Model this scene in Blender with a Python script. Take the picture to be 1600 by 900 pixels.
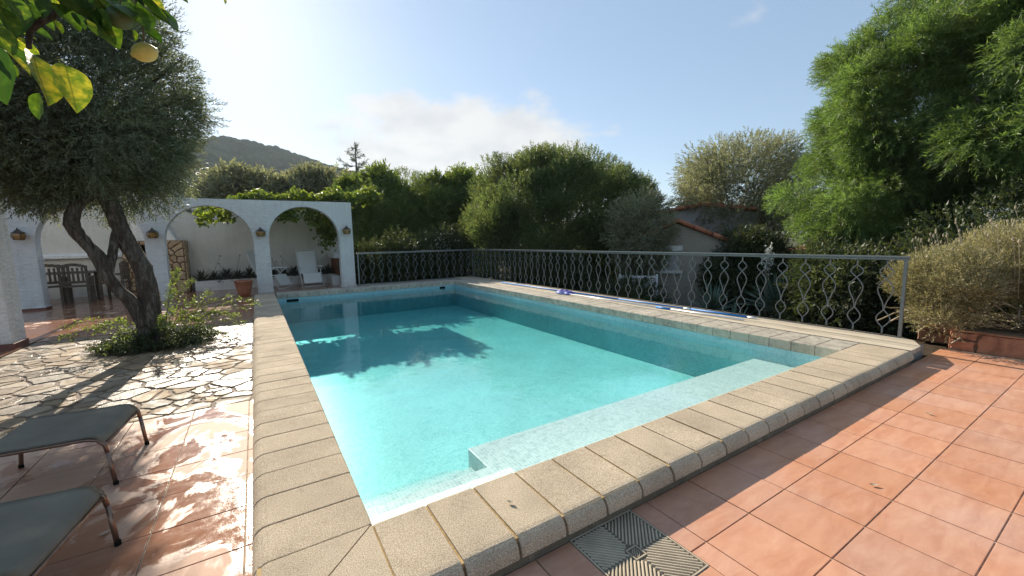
import bpy, bmesh, math, random
import numpy as np
from mathutils import Vector, Matrix
R = math.radians
scn = bpy.context.scene
for o in list(bpy.data.objects): bpy.data.objects.remove(o)
col = scn.collection
random.seed(7); rng = np.random.default_rng(11)

# ------------------------------------------------------------ camera
CR = Vector((0.84822095, -0.52921381, -0.02130647)); CU = Vector((0.07986264, 0.08802819, 0.99291137)); CW = Vector((0.52358684, 0.84390982, -0.11693177))
CP = Vector((-0.3468, -1.7938, 1.251))
cd = bpy.data.cameras.new('camera'); cam = bpy.data.objects.new('camera', cd); col.objects.link(cam)
m = Matrix.Identity(4)
for i in range(3):
    m[i][0] = CR[i]; m[i][1] = CU[i]; m[i][2] = -CW[i]; m[i][3] = CP[i]
cam.matrix_world = m
cd.sensor_width = 36; cd.lens = 642.26/1600*36; cd.clip_start = .05; cd.clip_end = 5000
scn.camera = cam

# ------------------------------------------------------------ world and sun
SUN_EL, SUN_AZ = 27.5, 0.0
def nd(nt, t, **kw):
    n = nt.nodes.new(t)
    for k, v in kw.items():
        if hasattr(n, k): setattr(n, k, v)
    return n
w = bpy.data.worlds.new('World'); scn.world = w; w.use_nodes = True
nt = w.node_tree; nt.nodes.clear(); lk = nt.links.new
out = nd(nt, 'ShaderNodeOutputWorld'); sky = nd(nt, 'ShaderNodeTexSky'); sky.sky_type = 'NISHITA'; sky.sun_disc = False
sky.sun_elevation = R(SUN_EL); sky.sun_rotation = R(SUN_AZ); sky.air_density = 1.0; sky.dust_density = .32; sky.ozone_density = 1.8
bg = nd(nt, 'ShaderNodeBackground'); bg.inputs[1].default_value = .044
lk(sky.outputs[0], bg.inputs[0])
tc = nd(nt, 'ShaderNodeTexCoord'); sp = nd(nt, 'ShaderNodeSeparateXYZ'); lk(tc.outputs['Generated'], sp.inputs[0])
def mth(op, a, b=None, c=None, tree=None, clamp=False):
    t = tree or nt; n = t.nodes.new('ShaderNodeMath'); n.operation = op; n.use_clamp = clamp
    for i, v in enumerate((a, b, c)):
        if v is None: continue
        if isinstance(v, (int, float)): n.inputs[i].default_value = v
        else: t.links.new(v, n.inputs[i])
    return n.outputs[0]
# a bank of cumulus low over the hills, in the direction the photograph looks
az = mth('ARCTAN2', sp.outputs[0], sp.outputs[1])
ex = mth('DIVIDE', mth('SUBTRACT', az, R(27)), R(23.0)); ez = mth('DIVIDE', mth('SUBTRACT', sp.outputs[2], .19), .185)
mask = mth('SUBTRACT', 1.0, mth('ADD', mth('MULTIPLY', ex, ex), mth('MULTIPLY', ez, ez)), clamp=True)
mp = nd(nt, 'ShaderNodeMapping'); mp.inputs['Scale'].default_value = (1, 1, 1.9); lk(tc.outputs['Generated'], mp.inputs[0])
nz = nd(nt, 'ShaderNodeTexNoise'); nz.inputs['Scale'].default_value = 4.2; nz.inputs['Detail'].default_value = 9; nz.inputs['Roughness'].default_value = .58; nz.inputs['Distortion'].default_value = .25
lk(mp.outputs[0], nz.inputs[0])
cl = mth('ADD', mth('MULTIPLY', mth('POWER', mask, .8), .52), mth('SUBTRACT', nz.outputs[0], .69))
cr = nd(nt, 'ShaderNodeMapRange'); cr.interpolation_type = 'SMOOTHSTEP'; cr.inputs[1].default_value = -.02; cr.inputs[2].default_value = .19; cr.inputs[3].default_value = 0; cr.inputs[4].default_value = .88
lk(cl, cr.inputs[0])
nz2 = nd(nt, 'ShaderNodeTexNoise'); nz2.inputs['Scale'].default_value = 11; nz2.inputs['Detail'].default_value = 6; lk(mp.outputs[0], nz2.inputs[0])
cc = nd(nt, 'ShaderNodeValToRGB'); cc.color_ramp.elements[0].position = .35; cc.color_ramp.elements[0].color = (.78, .79, .80, 1); cc.color_ramp.elements[1].position = .62; cc.color_ramp.elements[1].color = (.97, .95, .92, 1)
lk(nz2.outputs[0], cc.inputs[0])
bg2 = nd(nt, 'ShaderNodeBackground'); bg2.inputs[1].default_value = .52; lk(cc.outputs[0], bg2.inputs[0])
mx = nd(nt, 'ShaderNodeMixShader'); lk(cr.outputs[0], mx.inputs[0]); bv = nd(nt, 'ShaderNodeBackground'); bv.inputs[0].default_value = (.125, .172, .228, 1); bv.inputs[1].default_value = 1.0; ad = nd(nt, 'ShaderNodeAddShader'); lk(bg.outputs[0], ad.inputs[0]); lk(bv.outputs[0], ad.inputs[1]); lk(ad.outputs[0], mx.inputs[1]); lk(bg2.outputs[0], mx.inputs[2]); lk(mx.outputs[0], out.inputs[0])

sd = bpy.data.lights.new('sun', 'SUN'); sd.energy = 5.0; sd.angle = R(.5); sd.color = (1, .91, .77)
so = bpy.data.objects.new('sun', sd); col.objects.link(so)
sdir = Vector((math.sin(R(SUN_AZ))*math.cos(R(SUN_EL)), math.cos(R(SUN_AZ))*math.cos(R(SUN_EL)), math.sin(R(SUN_EL))))
so.rotation_euler = sdir.to_track_quat('Z', 'Y').to_euler(); so.location = (0, 30, 20)
vs = scn.view_settings; vs.view_transform = 'Standard'; vs.look = 'None'; vs.gamma = 1; vs.exposure = 0.80; vs.use_curve_mapping = False
scn.cycles.max_bounces = 10; scn.cycles.transparent_max_bounces = 24; scn.cycles.volume_bounces = 0

# ------------------------------------------------------------ materials
def hexc(h):
    v = [int(h[i:i+2], 16)/255 for i in (0, 2, 4)]
    return tuple((c/12.92 if c <= .04045 else ((c+.055)/1.055)**2.4) for c in v)+(1,)
class Mat:
    def __init__(s, name, rough=.7, spec=.4, metal=0):
        s.m = bpy.data.materials.new(name); s.m.use_nodes = True; s.t = s.m.node_tree
        s.b = s.t.nodes['Principled BSDF']; s.b.inputs['Roughness'].default_value = rough
        s.b.inputs['Specular IOR Level'].default_value = spec; s.b.inputs['Metallic'].default_value = metal
        s.tc = s.t.nodes.new('ShaderNodeTexCoord')
    def n(s, t, **kw): return nd(s.t, t, **kw)
    def l(s, a, b): s.t.links.new(a, b)
    def noise(s, scale, detail=4, rough=.55, dist=0, coord='Object', sc=None):
        n = s.n('ShaderNodeTexNoise'); n.inputs['Scale'].default_value = scale; n.inputs['Detail'].default_value = detail; n.inputs['Roughness'].default_value = rough; n.inputs['Distortion'].default_value = dist
        src = s.pos() if coord == 'World' else s.tc.outputs[coord]
        if sc:
            mpp = s.n('ShaderNodeMapping'); mpp.inputs['Scale'].default_value = sc; s.l(src, mpp.inputs[0]); src = mpp.outputs[0]
        s.l(src, n.inputs[0]); return n.outputs[0]
    def pos(s):
        g = s.n('ShaderNodeNewGeometry'); return g.outputs['Position']
    def ramp(s, f, stops):
        r = s.n('ShaderNodeValToRGB'); e = r.color_ramp.elements
        while len(e) < len(stops): e.new(.5)
        for i, (p, c) in enumerate(stops):
            e[i].position = p; e[i].color = c if len(c) == 4 else tuple(c)+(1,)
        s.l(f, r.inputs[0]); return r.outputs[0]
    def mix(s, f, a, b, mode='MIX'):
        x = s.n('ShaderNodeMix'); x.data_type = 'RGBA'; x.blend_type = mode
        for i, v in ((0, f), (6, a), (7, b)):
            if isinstance(v, (int, float)): x.inputs[i].default_value = v
            elif isinstance(v, tuple): x.inputs[i].default_value = v if len(v) == 4 else v+(1,)
            else: s.l(v, x.inputs[i])
        return x.outputs[2]
    def mr(s, f, a, b, c, d):
        x = s.n('ShaderNodeMapRange'); s.l(f, x.inputs[0])
        for i, v in enumerate((a, b, c, d)): x.inputs[i+1].default_value = v
        return x.outputs[0]
    def bump(s, h, strength=.3, dist=.01):
        b = s.n('ShaderNodeBump'); b.inputs['Strength'].default_value = strength; b.inputs['Distance'].default_value = dist; s.l(h, b.inputs['Height']); s.l(b.outputs[0], s.b.inputs['Normal']); return b
    def rnd(s):
        o = s.n('ShaderNodeObjectInfo'); return o.outputs['Random']
    def isl(s):
        o = s.n('ShaderNodeNewGeometry'); return o.outputs['Random Per Island']
    def color(s, c):
        if isinstance(c, tuple): s.b.inputs['Base Color'].default_value = c if len(c) == 4 else c+(1,)
        else: s.l(c, s.b.inputs['Base Color'])
    def hsv(s, c, v, sat=1.0, h=.5):
        x = s.n('ShaderNodeHueSaturation')
        for i, q in ((0, h), (1, sat), (2, v), (4, c)):
            if isinstance(q, (int, float)): x.inputs[i].default_value = q
            elif isinstance(q, tuple): x.inputs[i].default_value = q
            else: s.l(q, x.inputs[i])
        return x.outputs[0]
def simple(name, c, rough=.6, spec=.4, metal=0, vary=.15, sc=12, bump=0.15):
    M = Mat(name, rough, spec, metal); c = c if len(c) == 4 else tuple(c)+(1,)
    n = M.noise(sc, 5); M.color(M.hsv(c, M.mr(n, .3, .7, 1-vary, 1+vary)))
    if bump: M.bump(M.noise(sc*4, 5), bump, .004)
    return M.m

def cast_stone(name, c1, c2, c3, stain=0.0):
    M = Mat(name, .92, .15)
    g = M.noise(190, 3, .8, coord='World'); g2 = M.noise(420, 2, .6, coord='World')
    c = M.ramp(g, [(.38, c2), (.5, c1), (.62, c3)])
    c = M.mix(M.mr(g2, .56, .68, 0, .6), c, (.12, .08, .05, 1))
    big = M.noise(2.3, 5, .6, coord='World')
    c = M.hsv(c, M.mr(big, .3, .7, .80, 1.14)); wr = M.noise(7, 7, .75, .6, coord='World'); c = M.mix(M.mr(wr, .56, .72, 0, .4), c, (.20, .15, .10, 1)); c = M.mix(M.mr(wr, .30, .44, .35, 0), c, (.70, .60, .46, 1))
    c = M.hsv(c, M.mr(M.rnd(), 0, 1, .95, 1.05))
    if stain:
        st = M.noise(9, 6, .7, coord='World'); c = M.mix(M.mr(st, .45, .7, 0, stain), c, (.12, .11, .09, 1))
    M.color(c)
    hm = M.t.nodes.new('ShaderNodeMath'); hm.operation = 'ADD'; M.l(g, hm.inputs[0]); M.l(g2, hm.inputs[1])
    M.bump(hm.outputs[0], .8, .006); return M.m
m_cop = cast_stone('sandy_cast_stone', (.58, .46, .32), (.38, .275, .18), (.76, .65, .49))
m_cop2 = cast_stone('weathered_cast_stone', (.54, .475, .38), (.38, .33, .26), (.68, .61, .50), .55)
m_mortar_o = simple('ochre_mortar', (.36, .25, .12), .95, .1, vary=.35, sc=40)
m_mortar_d = simple('dark_mortar', (.09, .07, .05), .95, .1, vary=.4, sc=40)
m_riser = cast_stone('rough_concrete_riser', (.24, .19, .13), (.14, .11, .075), (.33, .27, .19), .6)
m_concrete = simple('grey_concrete', (.28, .26, .23), .9, .2, vary=.25, sc=5)

def terracotta(name, wet, soak=0):
    M = Mat(name, .5, .4)
    n = M.noise(5.5, 6, .62, .6, 'World', (1, 3.2, 1)); n2 = M.noise(1.7, 4, .5, 0, 'World')
    c = M.ramp(n, [(.25, (.48, .21, .12)), (.5, (.56, .27, .16)), (.75, (.62, .33, .205))])
    c = M.hsv(c, M.mr(M.rnd(), 0, 1, .9, 1.08), M.mr(n2, .3, .7, .85, 1.08))
    c = M.mix(M.mr(M.rnd(), .72, .95, 0, .45), c, (.44, .19, .09, 1))
    lv = M.noise(30, 4, .7, 0, 'World'); c = M.mix(M.mr(lv, .6, .78, 0, .3), c, (.70, .50, .37, 1))
    dr = M.noise(3.1, 7, .72, 1.2, 'World'); c = M.mix(M.mr(dr, .6, .74, 0, .35), c, (.27, .13, .08, 1))
    if wet:
        pale = M.mix(.5, c, (.46, .34, .24, 1)); dk = M.mix(.5, c, (.13, .06, .035, 1))
        s = M.noise(1.5, 5, .62, 1.4, 'World', (1.5, .9, 1)); sharp = M.mr(s, .44-soak, .53-soak, 0, 1)
        # soaked tiles are dark and glossy, drying ones pale and matt
        c = M.mix(sharp, pale, dk); M.color(c)
        rr = M.mr(M.noise(14, 4, .6, 0, 'World'), .3, .7, .06, .2)
        x = M.n('ShaderNodeMix'); M.l(sharp, x.inputs[0]); x.inputs[2].default_value = .7; M.l(rr, x.inputs[3]); M.l(x.outputs[0], M.b.inputs['Roughness'])
        M.b.inputs['Specular IOR Level'].default_value = .35
        M.bump(M.noise(60, 3, .6, 0, 'World'), .2, .003)
    else:
        M.color(c); M.l(M.mr(n, .3, .7, .5, .68), M.b.inputs['Roughness']); M.bump(M.noise(26, 6, .65, 0, 'World'), .22, .003)
    return M.m
m_tile = terracotta('dry_terracotta', False); m_tilew = terracotta('wet_terracotta', True); m_soak = terracotta('soaked_terracotta', True, .12)
m_grout = simple('pale_grout', (.42, .33, .24), .95, .1, vary=.4, sc=20)
M = Mat('wet_flagstone', .4, .22)
n = M.noise(4.5, 6, .65, .5, 'World'); c = M.ramp(n, [(.25, (.16, .115, .075)), (.5, (.31, .235, .155)), (.75, (.46, .37, .26))])
c = M.hsv(c, M.mr(M.isl(), 0, 1, .72, 1.15)); rnc = M.ramp(M.rnd(), [(0, (.9, .9, .92)), (.4, (1, 1, 1)), (.7, (1.0, .88, .72)), (1, (.78, .74, .74))]); c = M.mix(1.0, c, rnc, 'MULTIPLY')
s = M.noise(1.9, 5, .65, .8, 'World'); c = M.hsv(c, M.mr(s, .42, .6, 1.05, .62)); M.color(c)
M.l(M.mr(s, .42, .56, .8, .3), M.b.inputs['Roughness']); M.bump(M.noise(17, 8, .7, 0, 'World'), .7, .012); m_flag = M.m
m_joint = simple('brown_joint', (.15, .10, .065), .8, .3, vary=.4, sc=14)

def stucco(name, c):
    M = Mat(name, .9, .15); n = M.noise(1.3, 5, .6, 0, 'World'); cc_ = M.hsv(c+(1,), M.mr(n, .3, .7, .9, 1.04))
    st = M.noise(3, 6, .7, 0, 'World', (2.5, 2.5, .35)); cc_ = M.mix(M.mr(st, .52, .76, 0, .4), cc_, (.42, .40, .36, 1)); sxz = M.n('ShaderNodeSeparateXYZ'); M.l(M.pos(), sxz.inputs[0]); gz = M.mr(sxz.outputs[2], -.1, .35, .45, 0); cc_ = M.mix(mth('MULTIPLY', gz, M.mr(M.noise(6, 5, .7, 0, 'World'), .35, .65, 0, 1), tree=M.t), cc_, (.33, .27, .21, 1)); dp = M.noise(5, 5, .65, 0, 'World', (3, 3, .12)); cc_ = M.mix(M.mr(dp, .55, .72, 0, .3), cc_, (.48, .47, .43, 1)); M.color(cc_)
    b = M.noise(11, 5, .55, .8, 'World', (1, 1, 2.2)); M.bump(b, 1.0, .04); return M.m
m_white = stucco('white_roughcast', (.80, .78, .74)); m_white2 = stucco('cream_roughcast', (.74, .70, .62))
m_beige = stucco('beige_house_render', (.40, .35, .28)); m_greyw = stucco('grey_house_render', (.45, .43, .42))
m_skirt = simple('dark_red_skirting', (.16, .055, .04), .4, .5)
m_metal = simple('grey_painted_iron', (.20, .21, .205), .38, .5, .35, vary=.12, sc=30, bump=.05)
m_white_metal = simple('white_painted_metal', (.72, .72, .70), .4, .5, vary=.06)
m_fabric = simple('white_sling_fabric', (.68, .67, .64), .8, .2, vary=.06, sc=50)
m_leg = simple('bronze_tube', (.24, .15, .11), .28, .6, .75, vary=.2, sc=30, bump=0)
M = Mat('grey_mesh_sling', .75, .25); wv = M.n('ShaderNodeTexWave'); wv.inputs['Scale'].default_value = 160; M.l(M.tc.outputs['Object'], wv.inputs[0]); M.color(M.hsv((.34, .31, .245, 1), M.mr(M.noise(5, 4), .3, .7, .85, 1.12))); M.bump(wv.outputs[1], .25, .001); m_sling = M.m
m_wood = simple('dark_weathered_wood', (.13, .105, .08), .75, .3, vary=.35, sc=18)
M = Mat('bleached_plank', .85, .2); n = M.noise(3, 8, .7, .4, 'World', (14, .8, 3)); M.color(M.hsv(M.ramp(n, [(.3, (.30, .23, .15)), (.5, (.50, .42, .31)), (.7, (.64, .57, .45))]), M.mr(M.rnd(), 0, 1, .85, 1.1))); M.bump(n, .5, .006); m_plank = M.m
m_black = simple('matt_black', (.012, .011, .01), .9, .1)
m_pot = simple('terracotta_pot', (.40, .15, .08), .75, .3, vary=.2)
m_brick = simple('brown_brick', (.20, .085, .05), .85, .2, vary=.35)
M = Mat('sandstone_cladding', .85, .25); n = M.noise(7, 6, .6, .6, 'World'); c = M.ramp(n, [(.3, (.36, .24, .14)), (.7, (.55, .41, .27))]); M.color(M.hsv(c, M.mr(M.rnd(), 0, 1, .75, 1.2))); M.bump(M.noise(30, 5, .6, 0, 'World'), .5, .01); m_clad = M.m
M = Mat('red_stone_cladding', .6, .4); n = M.noise(6, 6, .6, .9, 'World'); c = M.ramp(n, [(.3, (.20, .09, .055)), (.7, (.42, .22, .13))]); rc = M.ramp(M.rnd(), [(0, (1.05, .85, .75)), (.35, (1, 1, .95)), (.6, (.6, .66, .55)), (1, (1.15, 1.1, 1.0))]); M.color(M.mix(1.0, c, rc, 'MULTIPLY')); M.bump(M.noise(24, 5, .6, 0, 'World'), .5, .01); m_clad2 = M.m
M = Mat('amber_lantern_glass', .25, .5); M.color(M.hsv((.48, .27, .07, 1), M.mr(M.noise(40, 3), .3, .7, .6, 1.3))); m_amber = M.m
m_copper = simple('dark_copper', (.08, .06, .045), .45, .5, .6)
m_plate = simple('galvanised_plate', (.47, .39, .28), .65, .3, .0, vary=.2, sc=9, bump=.1)
m_plated = simple('dirty_plate_base', (.15, .12, .085), .8, .3, .0)
m_blue = simple('blue_pole', (.015, .19, .55), .45, .3, vary=.05); m_alu = simple('white_aluminium_pole', (.75, .78, .80), .3, .5, .2, vary=.03)
m_net = simple('blue_net_bag', (.015, .03, .30), .6, .4, vary=.3, sc=30)
m_rooft = simple('red_roof_tile', (.30, .11, .075), .85, .2, vary=.35, sc=3)
m_soil = simple('dark_soil', (.06, .045, .03), .95, .1, vary=.4)
m_bark = Mat('olive_bark', .92, .2); n = m_bark.noise(13, 8, .72, .8, 'Object', (1.6, 1.6, .35)); m_bark.color(m_bark.ramp(n, [(.3, (.035, .026, .02)), (.5, (.13, .10, .08)), (.68, (.32, .28, .24))])); m_bark.bump(n, 1.0, .09); m_bark = m_bark.m
m_twig = simple('grey_twig', (.17, .14, .11), .9, .2)
m_dtwig = simple('dry_straw_twig', (.42, .35, .24), .9, .2, vary=.25)

def mosaic(name, c1, c2, c3, tile=.026, grout=(.5, .6, .6)):
    M = Mat(name, .3, .3)
    # pick the two in-plane axes by the face normal so the mosaic is square on every wall
    g = M.n('ShaderNodeNewGeometry'); s1 = M.n('ShaderNodeSeparateXYZ'); M.l(g.outputs['Position'], s1.inputs[0]); s2 = M.n('ShaderNodeSeparateXYZ'); M.l(g.outputs['Normal'], s2.inputs[0])
    ax = mth('GREATER_THAN', mth('ABSOLUTE', s2.outputs[0], tree=M.t), .5, tree=M.t); az_ = mth('GREATER_THAN', mth('ABSOLUTE', s2.outputs[2], tree=M.t), .5, tree=M.t)
    def mixf(f, a, b):
        x = M.n('ShaderNodeMix'); M.l(f, x.inputs[0]); M.l(a, x.inputs[2]); M.l(b, x.inputs[3]); return x.outputs[0]
    u_ = mixf(ax, s1.outputs[0], s1.outputs[1]); v_ = mixf(az_, s1.outputs[2], s1.outputs[1])
    cx = M.n('ShaderNodeCombineXYZ'); M.l(u_, cx.inputs[0]); M.l(v_, cx.inputs[1])
    br = M.n('ShaderNodeTexBrick'); br.offset = 0; br.inputs['Scale'].default_value = 1; br.inputs['Mortar Size'].default_value = .003; br.inputs['Brick Width'].default_value = tile; br.inputs['Row Height'].default_value = tile; br.inputs['Bias'].default_value = 0
    br.inputs['Color1'].default_value = c1+(1,); br.inputs['Color2'].default_value = c2+(1,); br.inputs['Mortar'].default_value = grout+(1,)
    M.l(cx.outputs[0], br.inputs[0])
    n = M.noise(16, 4, .7, 0, 'World'); c = M.mix(M.mr(n, .52, .68, 0, .6), br.outputs[0], c3+(1,)); bn = M.noise(.9, 4, .6, .5, 'World'); c = M.hsv(c, M.mr(bn, .3, .7, .86, 1.1)); M.color(c); return M.m
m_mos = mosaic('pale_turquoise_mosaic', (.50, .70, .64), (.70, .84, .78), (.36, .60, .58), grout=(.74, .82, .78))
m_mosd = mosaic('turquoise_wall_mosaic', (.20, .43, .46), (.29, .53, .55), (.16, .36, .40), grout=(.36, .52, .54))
m_mosb = mosaic('pale_bench_mosaic', (.42, .56, .52), (.60, .70, .66), (.30, .42, .40), grout=(.66, .74, .70))
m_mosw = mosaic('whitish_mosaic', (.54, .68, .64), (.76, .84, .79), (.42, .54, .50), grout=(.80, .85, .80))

# water: clear surface with Fresnel reflection, the body absorbs red
M = Mat('pool_water'); M.t.nodes.remove(M.b); o_ = M.t.nodes['Material Output']
tr = M.n('ShaderNodeBsdfTransparent'); gl = M.n('ShaderNodeBsdfGlossy'); gl.inputs['Roughness'].default_value = .004
fr = M.n('ShaderNodeLayerWeight'); fr.inputs[0].default_value = .5; sch = mth('MULTIPLY_ADD', mth('POWER', fr.outputs['Facing'], 5, tree=M.t), .98, .02, tree=M.t); ms = M.n('ShaderNodeMixShader')
M.l(sch, ms.inputs[0]); M.l(tr.outputs[0], ms.inputs[1]); M.l(gl.outputs[0], ms.inputs[2]); M.l(ms.outputs[0], o_.inputs[0])
n1 = M.noise(5, 3, .5, .3, 'World'); n2 = M.noise(26, 2, .5, 0, 'World'); a_ = M.n('ShaderNodeMath'); a_.operation = 'MULTIPLY_ADD'; M.l(n2, a_.inputs[0]); a_.inputs[1].default_value = .12; M.l(n1, a_.inputs[2])
bp = M.n('ShaderNodeBump'); bp.inputs['Strength'].default_value = .10; bp.inputs['Distance'].default_value = .03; M.l(a_.outputs[0], bp.inputs['Height'])
M.l(bp.outputs[0], gl.inputs['Normal']); M.l(bp.outputs[0], fr.inputs['Normal'])
va = M.n('ShaderNodeVolumeAbsorption'); va.inputs[0].default_value = (.30, .84, .86, 1); va.inputs[1].default_value = .6; M.l(va.outputs[0], o_.inputs[1])
m_water = M.m

def leafm(name, ca, cb, trans, tf=.35, rough=.5, spec=.35):
    M = Mat(name, rough, spec)
    r = M.isl(); c = M.ramp(r, [(0, ca), (.7, cb), (1, tuple(min(1, x*1.35) for x in cb))])
    n = M.noise(1.1, 3, .5, 0, 'World'); c = M.hsv(c, M.mr(n, .3, .7, .7, 1.25)); tn = M.noise(2.6, 3, .6, 0, 'World'); c = M.mix(M.mr(tn, .5, .75, 0, .45), c, (.16, .14, .06, 1)) if tf > .05 else c; M.color(c)
    t = M.n('ShaderNodeBsdfTranslucent'); M.l(M.mix(1.0, c, trans+(1,), 'MULTIPLY'), t.inputs[0])
    x = M.n('ShaderNodeMixShader'); x.inputs[0].default_value = tf; M.l(M.b.outputs[0], x.inputs[1]); M.l(t.outputs[0], x.inputs[2]); M.l(x.outputs[0], M.t.nodes['Material Output'].inputs[0]); return M.m
l_olive = leafm('olive_leaf', (.055, .068, .045), (.15, .17, .12), (1.7, 1.7, .9), .35)
l_olive2 = leafm('pale_olive_leaf', (.13, .14, .09), (.28, .28, .20), (1.6, 1.6, .9), .35)
l_hedge = leafm('dense_hedge_leaf', (.035, .055, .03), (.105, .135, .065), (2.2, 2.2, 1.0), .42)
l_mim = leafm('feathery_leaf', (.055, .085, .03), (.13, .17, .065), (2.0, 2.0, .7), .4)
l_pep = leafm('bright_feathery_leaf', (.075, .12, .04), (.165, .225, .08), (1.5, 1.7, .75), .4)
l_vine = leafm('vine_leaf', (.07, .11, .025), (.20, .25, .07), (1.7, 1.7, .6), .42)
l_shrub = leafm('privet_leaf', (.06, .09, .025), (.17, .21, .07), (1.7, 1.7, .7), .4)
l_dark = leafm('dark_shrub_leaf', (.025, .035, .018), (.06, .08, .035), (1.6, 1.6, .8), .3)
l_lav = leafm('lavender_leaf', (.15, .145, .085), (.34, .30, .18), (1.4, 1.4, .8), .35)
l_agave = leafm('agave_leaf', (.06, .10, .08), (.13, .19, .15), (1.3, 1.5, .9), .15)
l_succ = leafm('dark_succulent', (.04, .045, .035), (.10, .10, .085), (1.3, 1.3, .9), .15)
l_hill = leafm('hill_scrub', (.035, .06, .035), (.085, .115, .065), (1, 1, 1), .0, .9)
l_flower = leafm('white_blossom', (.55, .55, .48), (.75, .75, .68), (1.2, 1.2, 1.1), .3)
def lemonleaf():
    M = Mat('lemon_leaf', .55, .35); 
    sx = M.n('ShaderNodeSeparateXYZ'); M.l(M.tc.outputs['Object'], sx.inputs[0]); ax = mth('ABSOLUTE', sx.outputs[0], tree=M.t)
    n = M.noise(3.2, 4, .6, .4, 'Object'); off = mth('MULTIPLY', M.rnd(), .25, tree=M.t)
    c = M.ramp(mth('ADD', n, off, tree=M.t), [(.5, (.04, .075, .012)), (.68, (.09, .14, .02)), (.84, (.36, .32, .05))])
    # midrib and side veins
    v = mth('FRACT', mth('MULTIPLY', mth('SUBTRACT', sx.outputs[1], mth('MULTIPLY', ax, .8, tree=M.t), tree=M.t), 9, tree=M.t), tree=M.t)
    side = M.mr(mth('ABSOLUTE', mth('SUBTRACT', v, .5, tree=M.t), tree=M.t), .0, .12, .45, 0); mid = M.mr(ax, .008, .02, 1, 0)
    vein = mth('MAXIMUM', side, mid, tree=M.t); c = M.mix(mth('MULTIPLY', vein, .6, tree=M.t), c, (.05, .075, .015, 1))
    rr = M.ramp(M.rnd(), [(0, (.6, .75, .8)), (.5, (.85, .95, .8)), (.8, (1.05, 1.05, .8)), (1, (1.4, 1.15, .8))]); c = M.mix(1.0, c, rr, 'MULTIPLY'); M.color(c)
    t = M.n('ShaderNodeBsdfTranslucent'); M.l(M.mix(1.0, c, (1.7, 1.8, .9, 1), 'MULTIPLY'), t.inputs[0])
    x = M.n('ShaderNodeMixShader'); x.inputs[0].default_value = .42; M.l(M.b.outputs[0], x.inputs[1]); M.l(t.outputs[0], x.inputs[2]); M.l(x.outputs[0], M.t.nodes['Material Output'].inputs[0]); M.bump(vein, .4, .02); return M.m
l_lemon = lemonleaf()
m_lemon = simple('lemon_skin', (.62, .52, .14), .5, .4, vary=.1, sc=60); m_glemon = simple('unripe_lemon_skin', (.07, .11, .04), .5, .4)

# ------------------------------------------------------------ object helpers
def link(name, me, mat=None, parent=None, loc=(0, 0, 0)):
    o = bpy.data.objects.new(name, me); col.objects.link(o); o.location = loc
    if mat is not None and not me.materials: me.materials.append(mat)
    if parent is not None: o.parent = parent
    return o
def tag(o, label=None, cat=None, group=None, kind=None):
    if label: o['label'] = label
    if cat: o['category'] = cat
    if group: o['group'] = group
    if kind: o['kind'] = kind
    return o
def empty(name, loc=(0, 0, 0), rz=0):
    o = bpy.data.objects.new(name, None); col.objects.link(o); o.location = loc; o.rotation_euler = (0, 0, rz); o.empty_display_size = .1; return o
def copy_tree(o, parent=None):
    c = o.copy(); col.objects.link(c)
    if parent is not None: c.parent = parent
    for ch in list(o.children): copy_tree(ch, c)
    return c
def bmesh_me(name, bm, smooth=False):
    me = bpy.data.meshes.new(name); bm.normal_update(); bm.to_mesh(me); bm.free()
    if smooth: me.shade_smooth()
    return me
def box(bm, lo, hi, bev=0):
    r = bmesh.ops.create_cube(bm, size=1); vs_ = r['verts']
    for v in vs_:
        v.co = Vector([lo[i]+(v.co[i]+.5)*(hi[i]-lo[i]) for i in range(3)])
    if bev:
        es = list({e for v in vs_ for e in v.link_edges}); bmesh.ops.bevel(bm, geom=es, offset=bev, segments=2, affect='EDGES', profile=.6)
def boxme(name, lo, hi, bev=0):
    bm = bmesh.new(); box(bm, lo, hi, bev); return bmesh_me(name, bm)
def prism(name, pts, z0, z1, bev=0, axis=None):
    """polygon prism; pts in plane coordinates; axis maps (u, v, h) to xyz"""
    bm = bmesh.new(); f = axis or (lambda u, v, h: (u, v, h))
    a = [bm.verts.new(f(p[0], p[1], z0)) for p in pts]
    ins = pts
    if bev:
        cx_ = sum(p[0] for p in pts)/len(pts); cy_ = sum(p[1] for p in pts)/len(pts)
        ins = [(p[0]-(p[0]-cx_)/max(1e-6, math.hypot(p[0]-cx_, p[1]-cy_))*bev, p[1]-(p[1]-cy_)/max(1e-6, math.hypot(p[0]-cx_, p[1]-cy_))*bev) for p in pts]
        s_ = [bm.verts.new(f(p[0], p[1], z1-(z1-z0)*min(1, bev/abs(z1-z0))*.7)) for p in pts]
    else: s_ = None
    b = [bm.verts.new(f(p[0], p[1], z1)) for p in ins]
    n_ = len(pts); rings = [a, s_, b] if s_ else [a, b]
    for q, r_ in zip(rings[:-1], rings[1:]):
        for i in range(n_): bm.faces.new((q[i], q[(i+1) % n_], r_[(i+1) % n_], r_[i]))
    bm.faces.new(b); bm.faces.new(a[::-1]); bmesh.ops.recalc_face_normals(bm, faces=bm.faces)
    return bmesh_me(name, bm)
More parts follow.
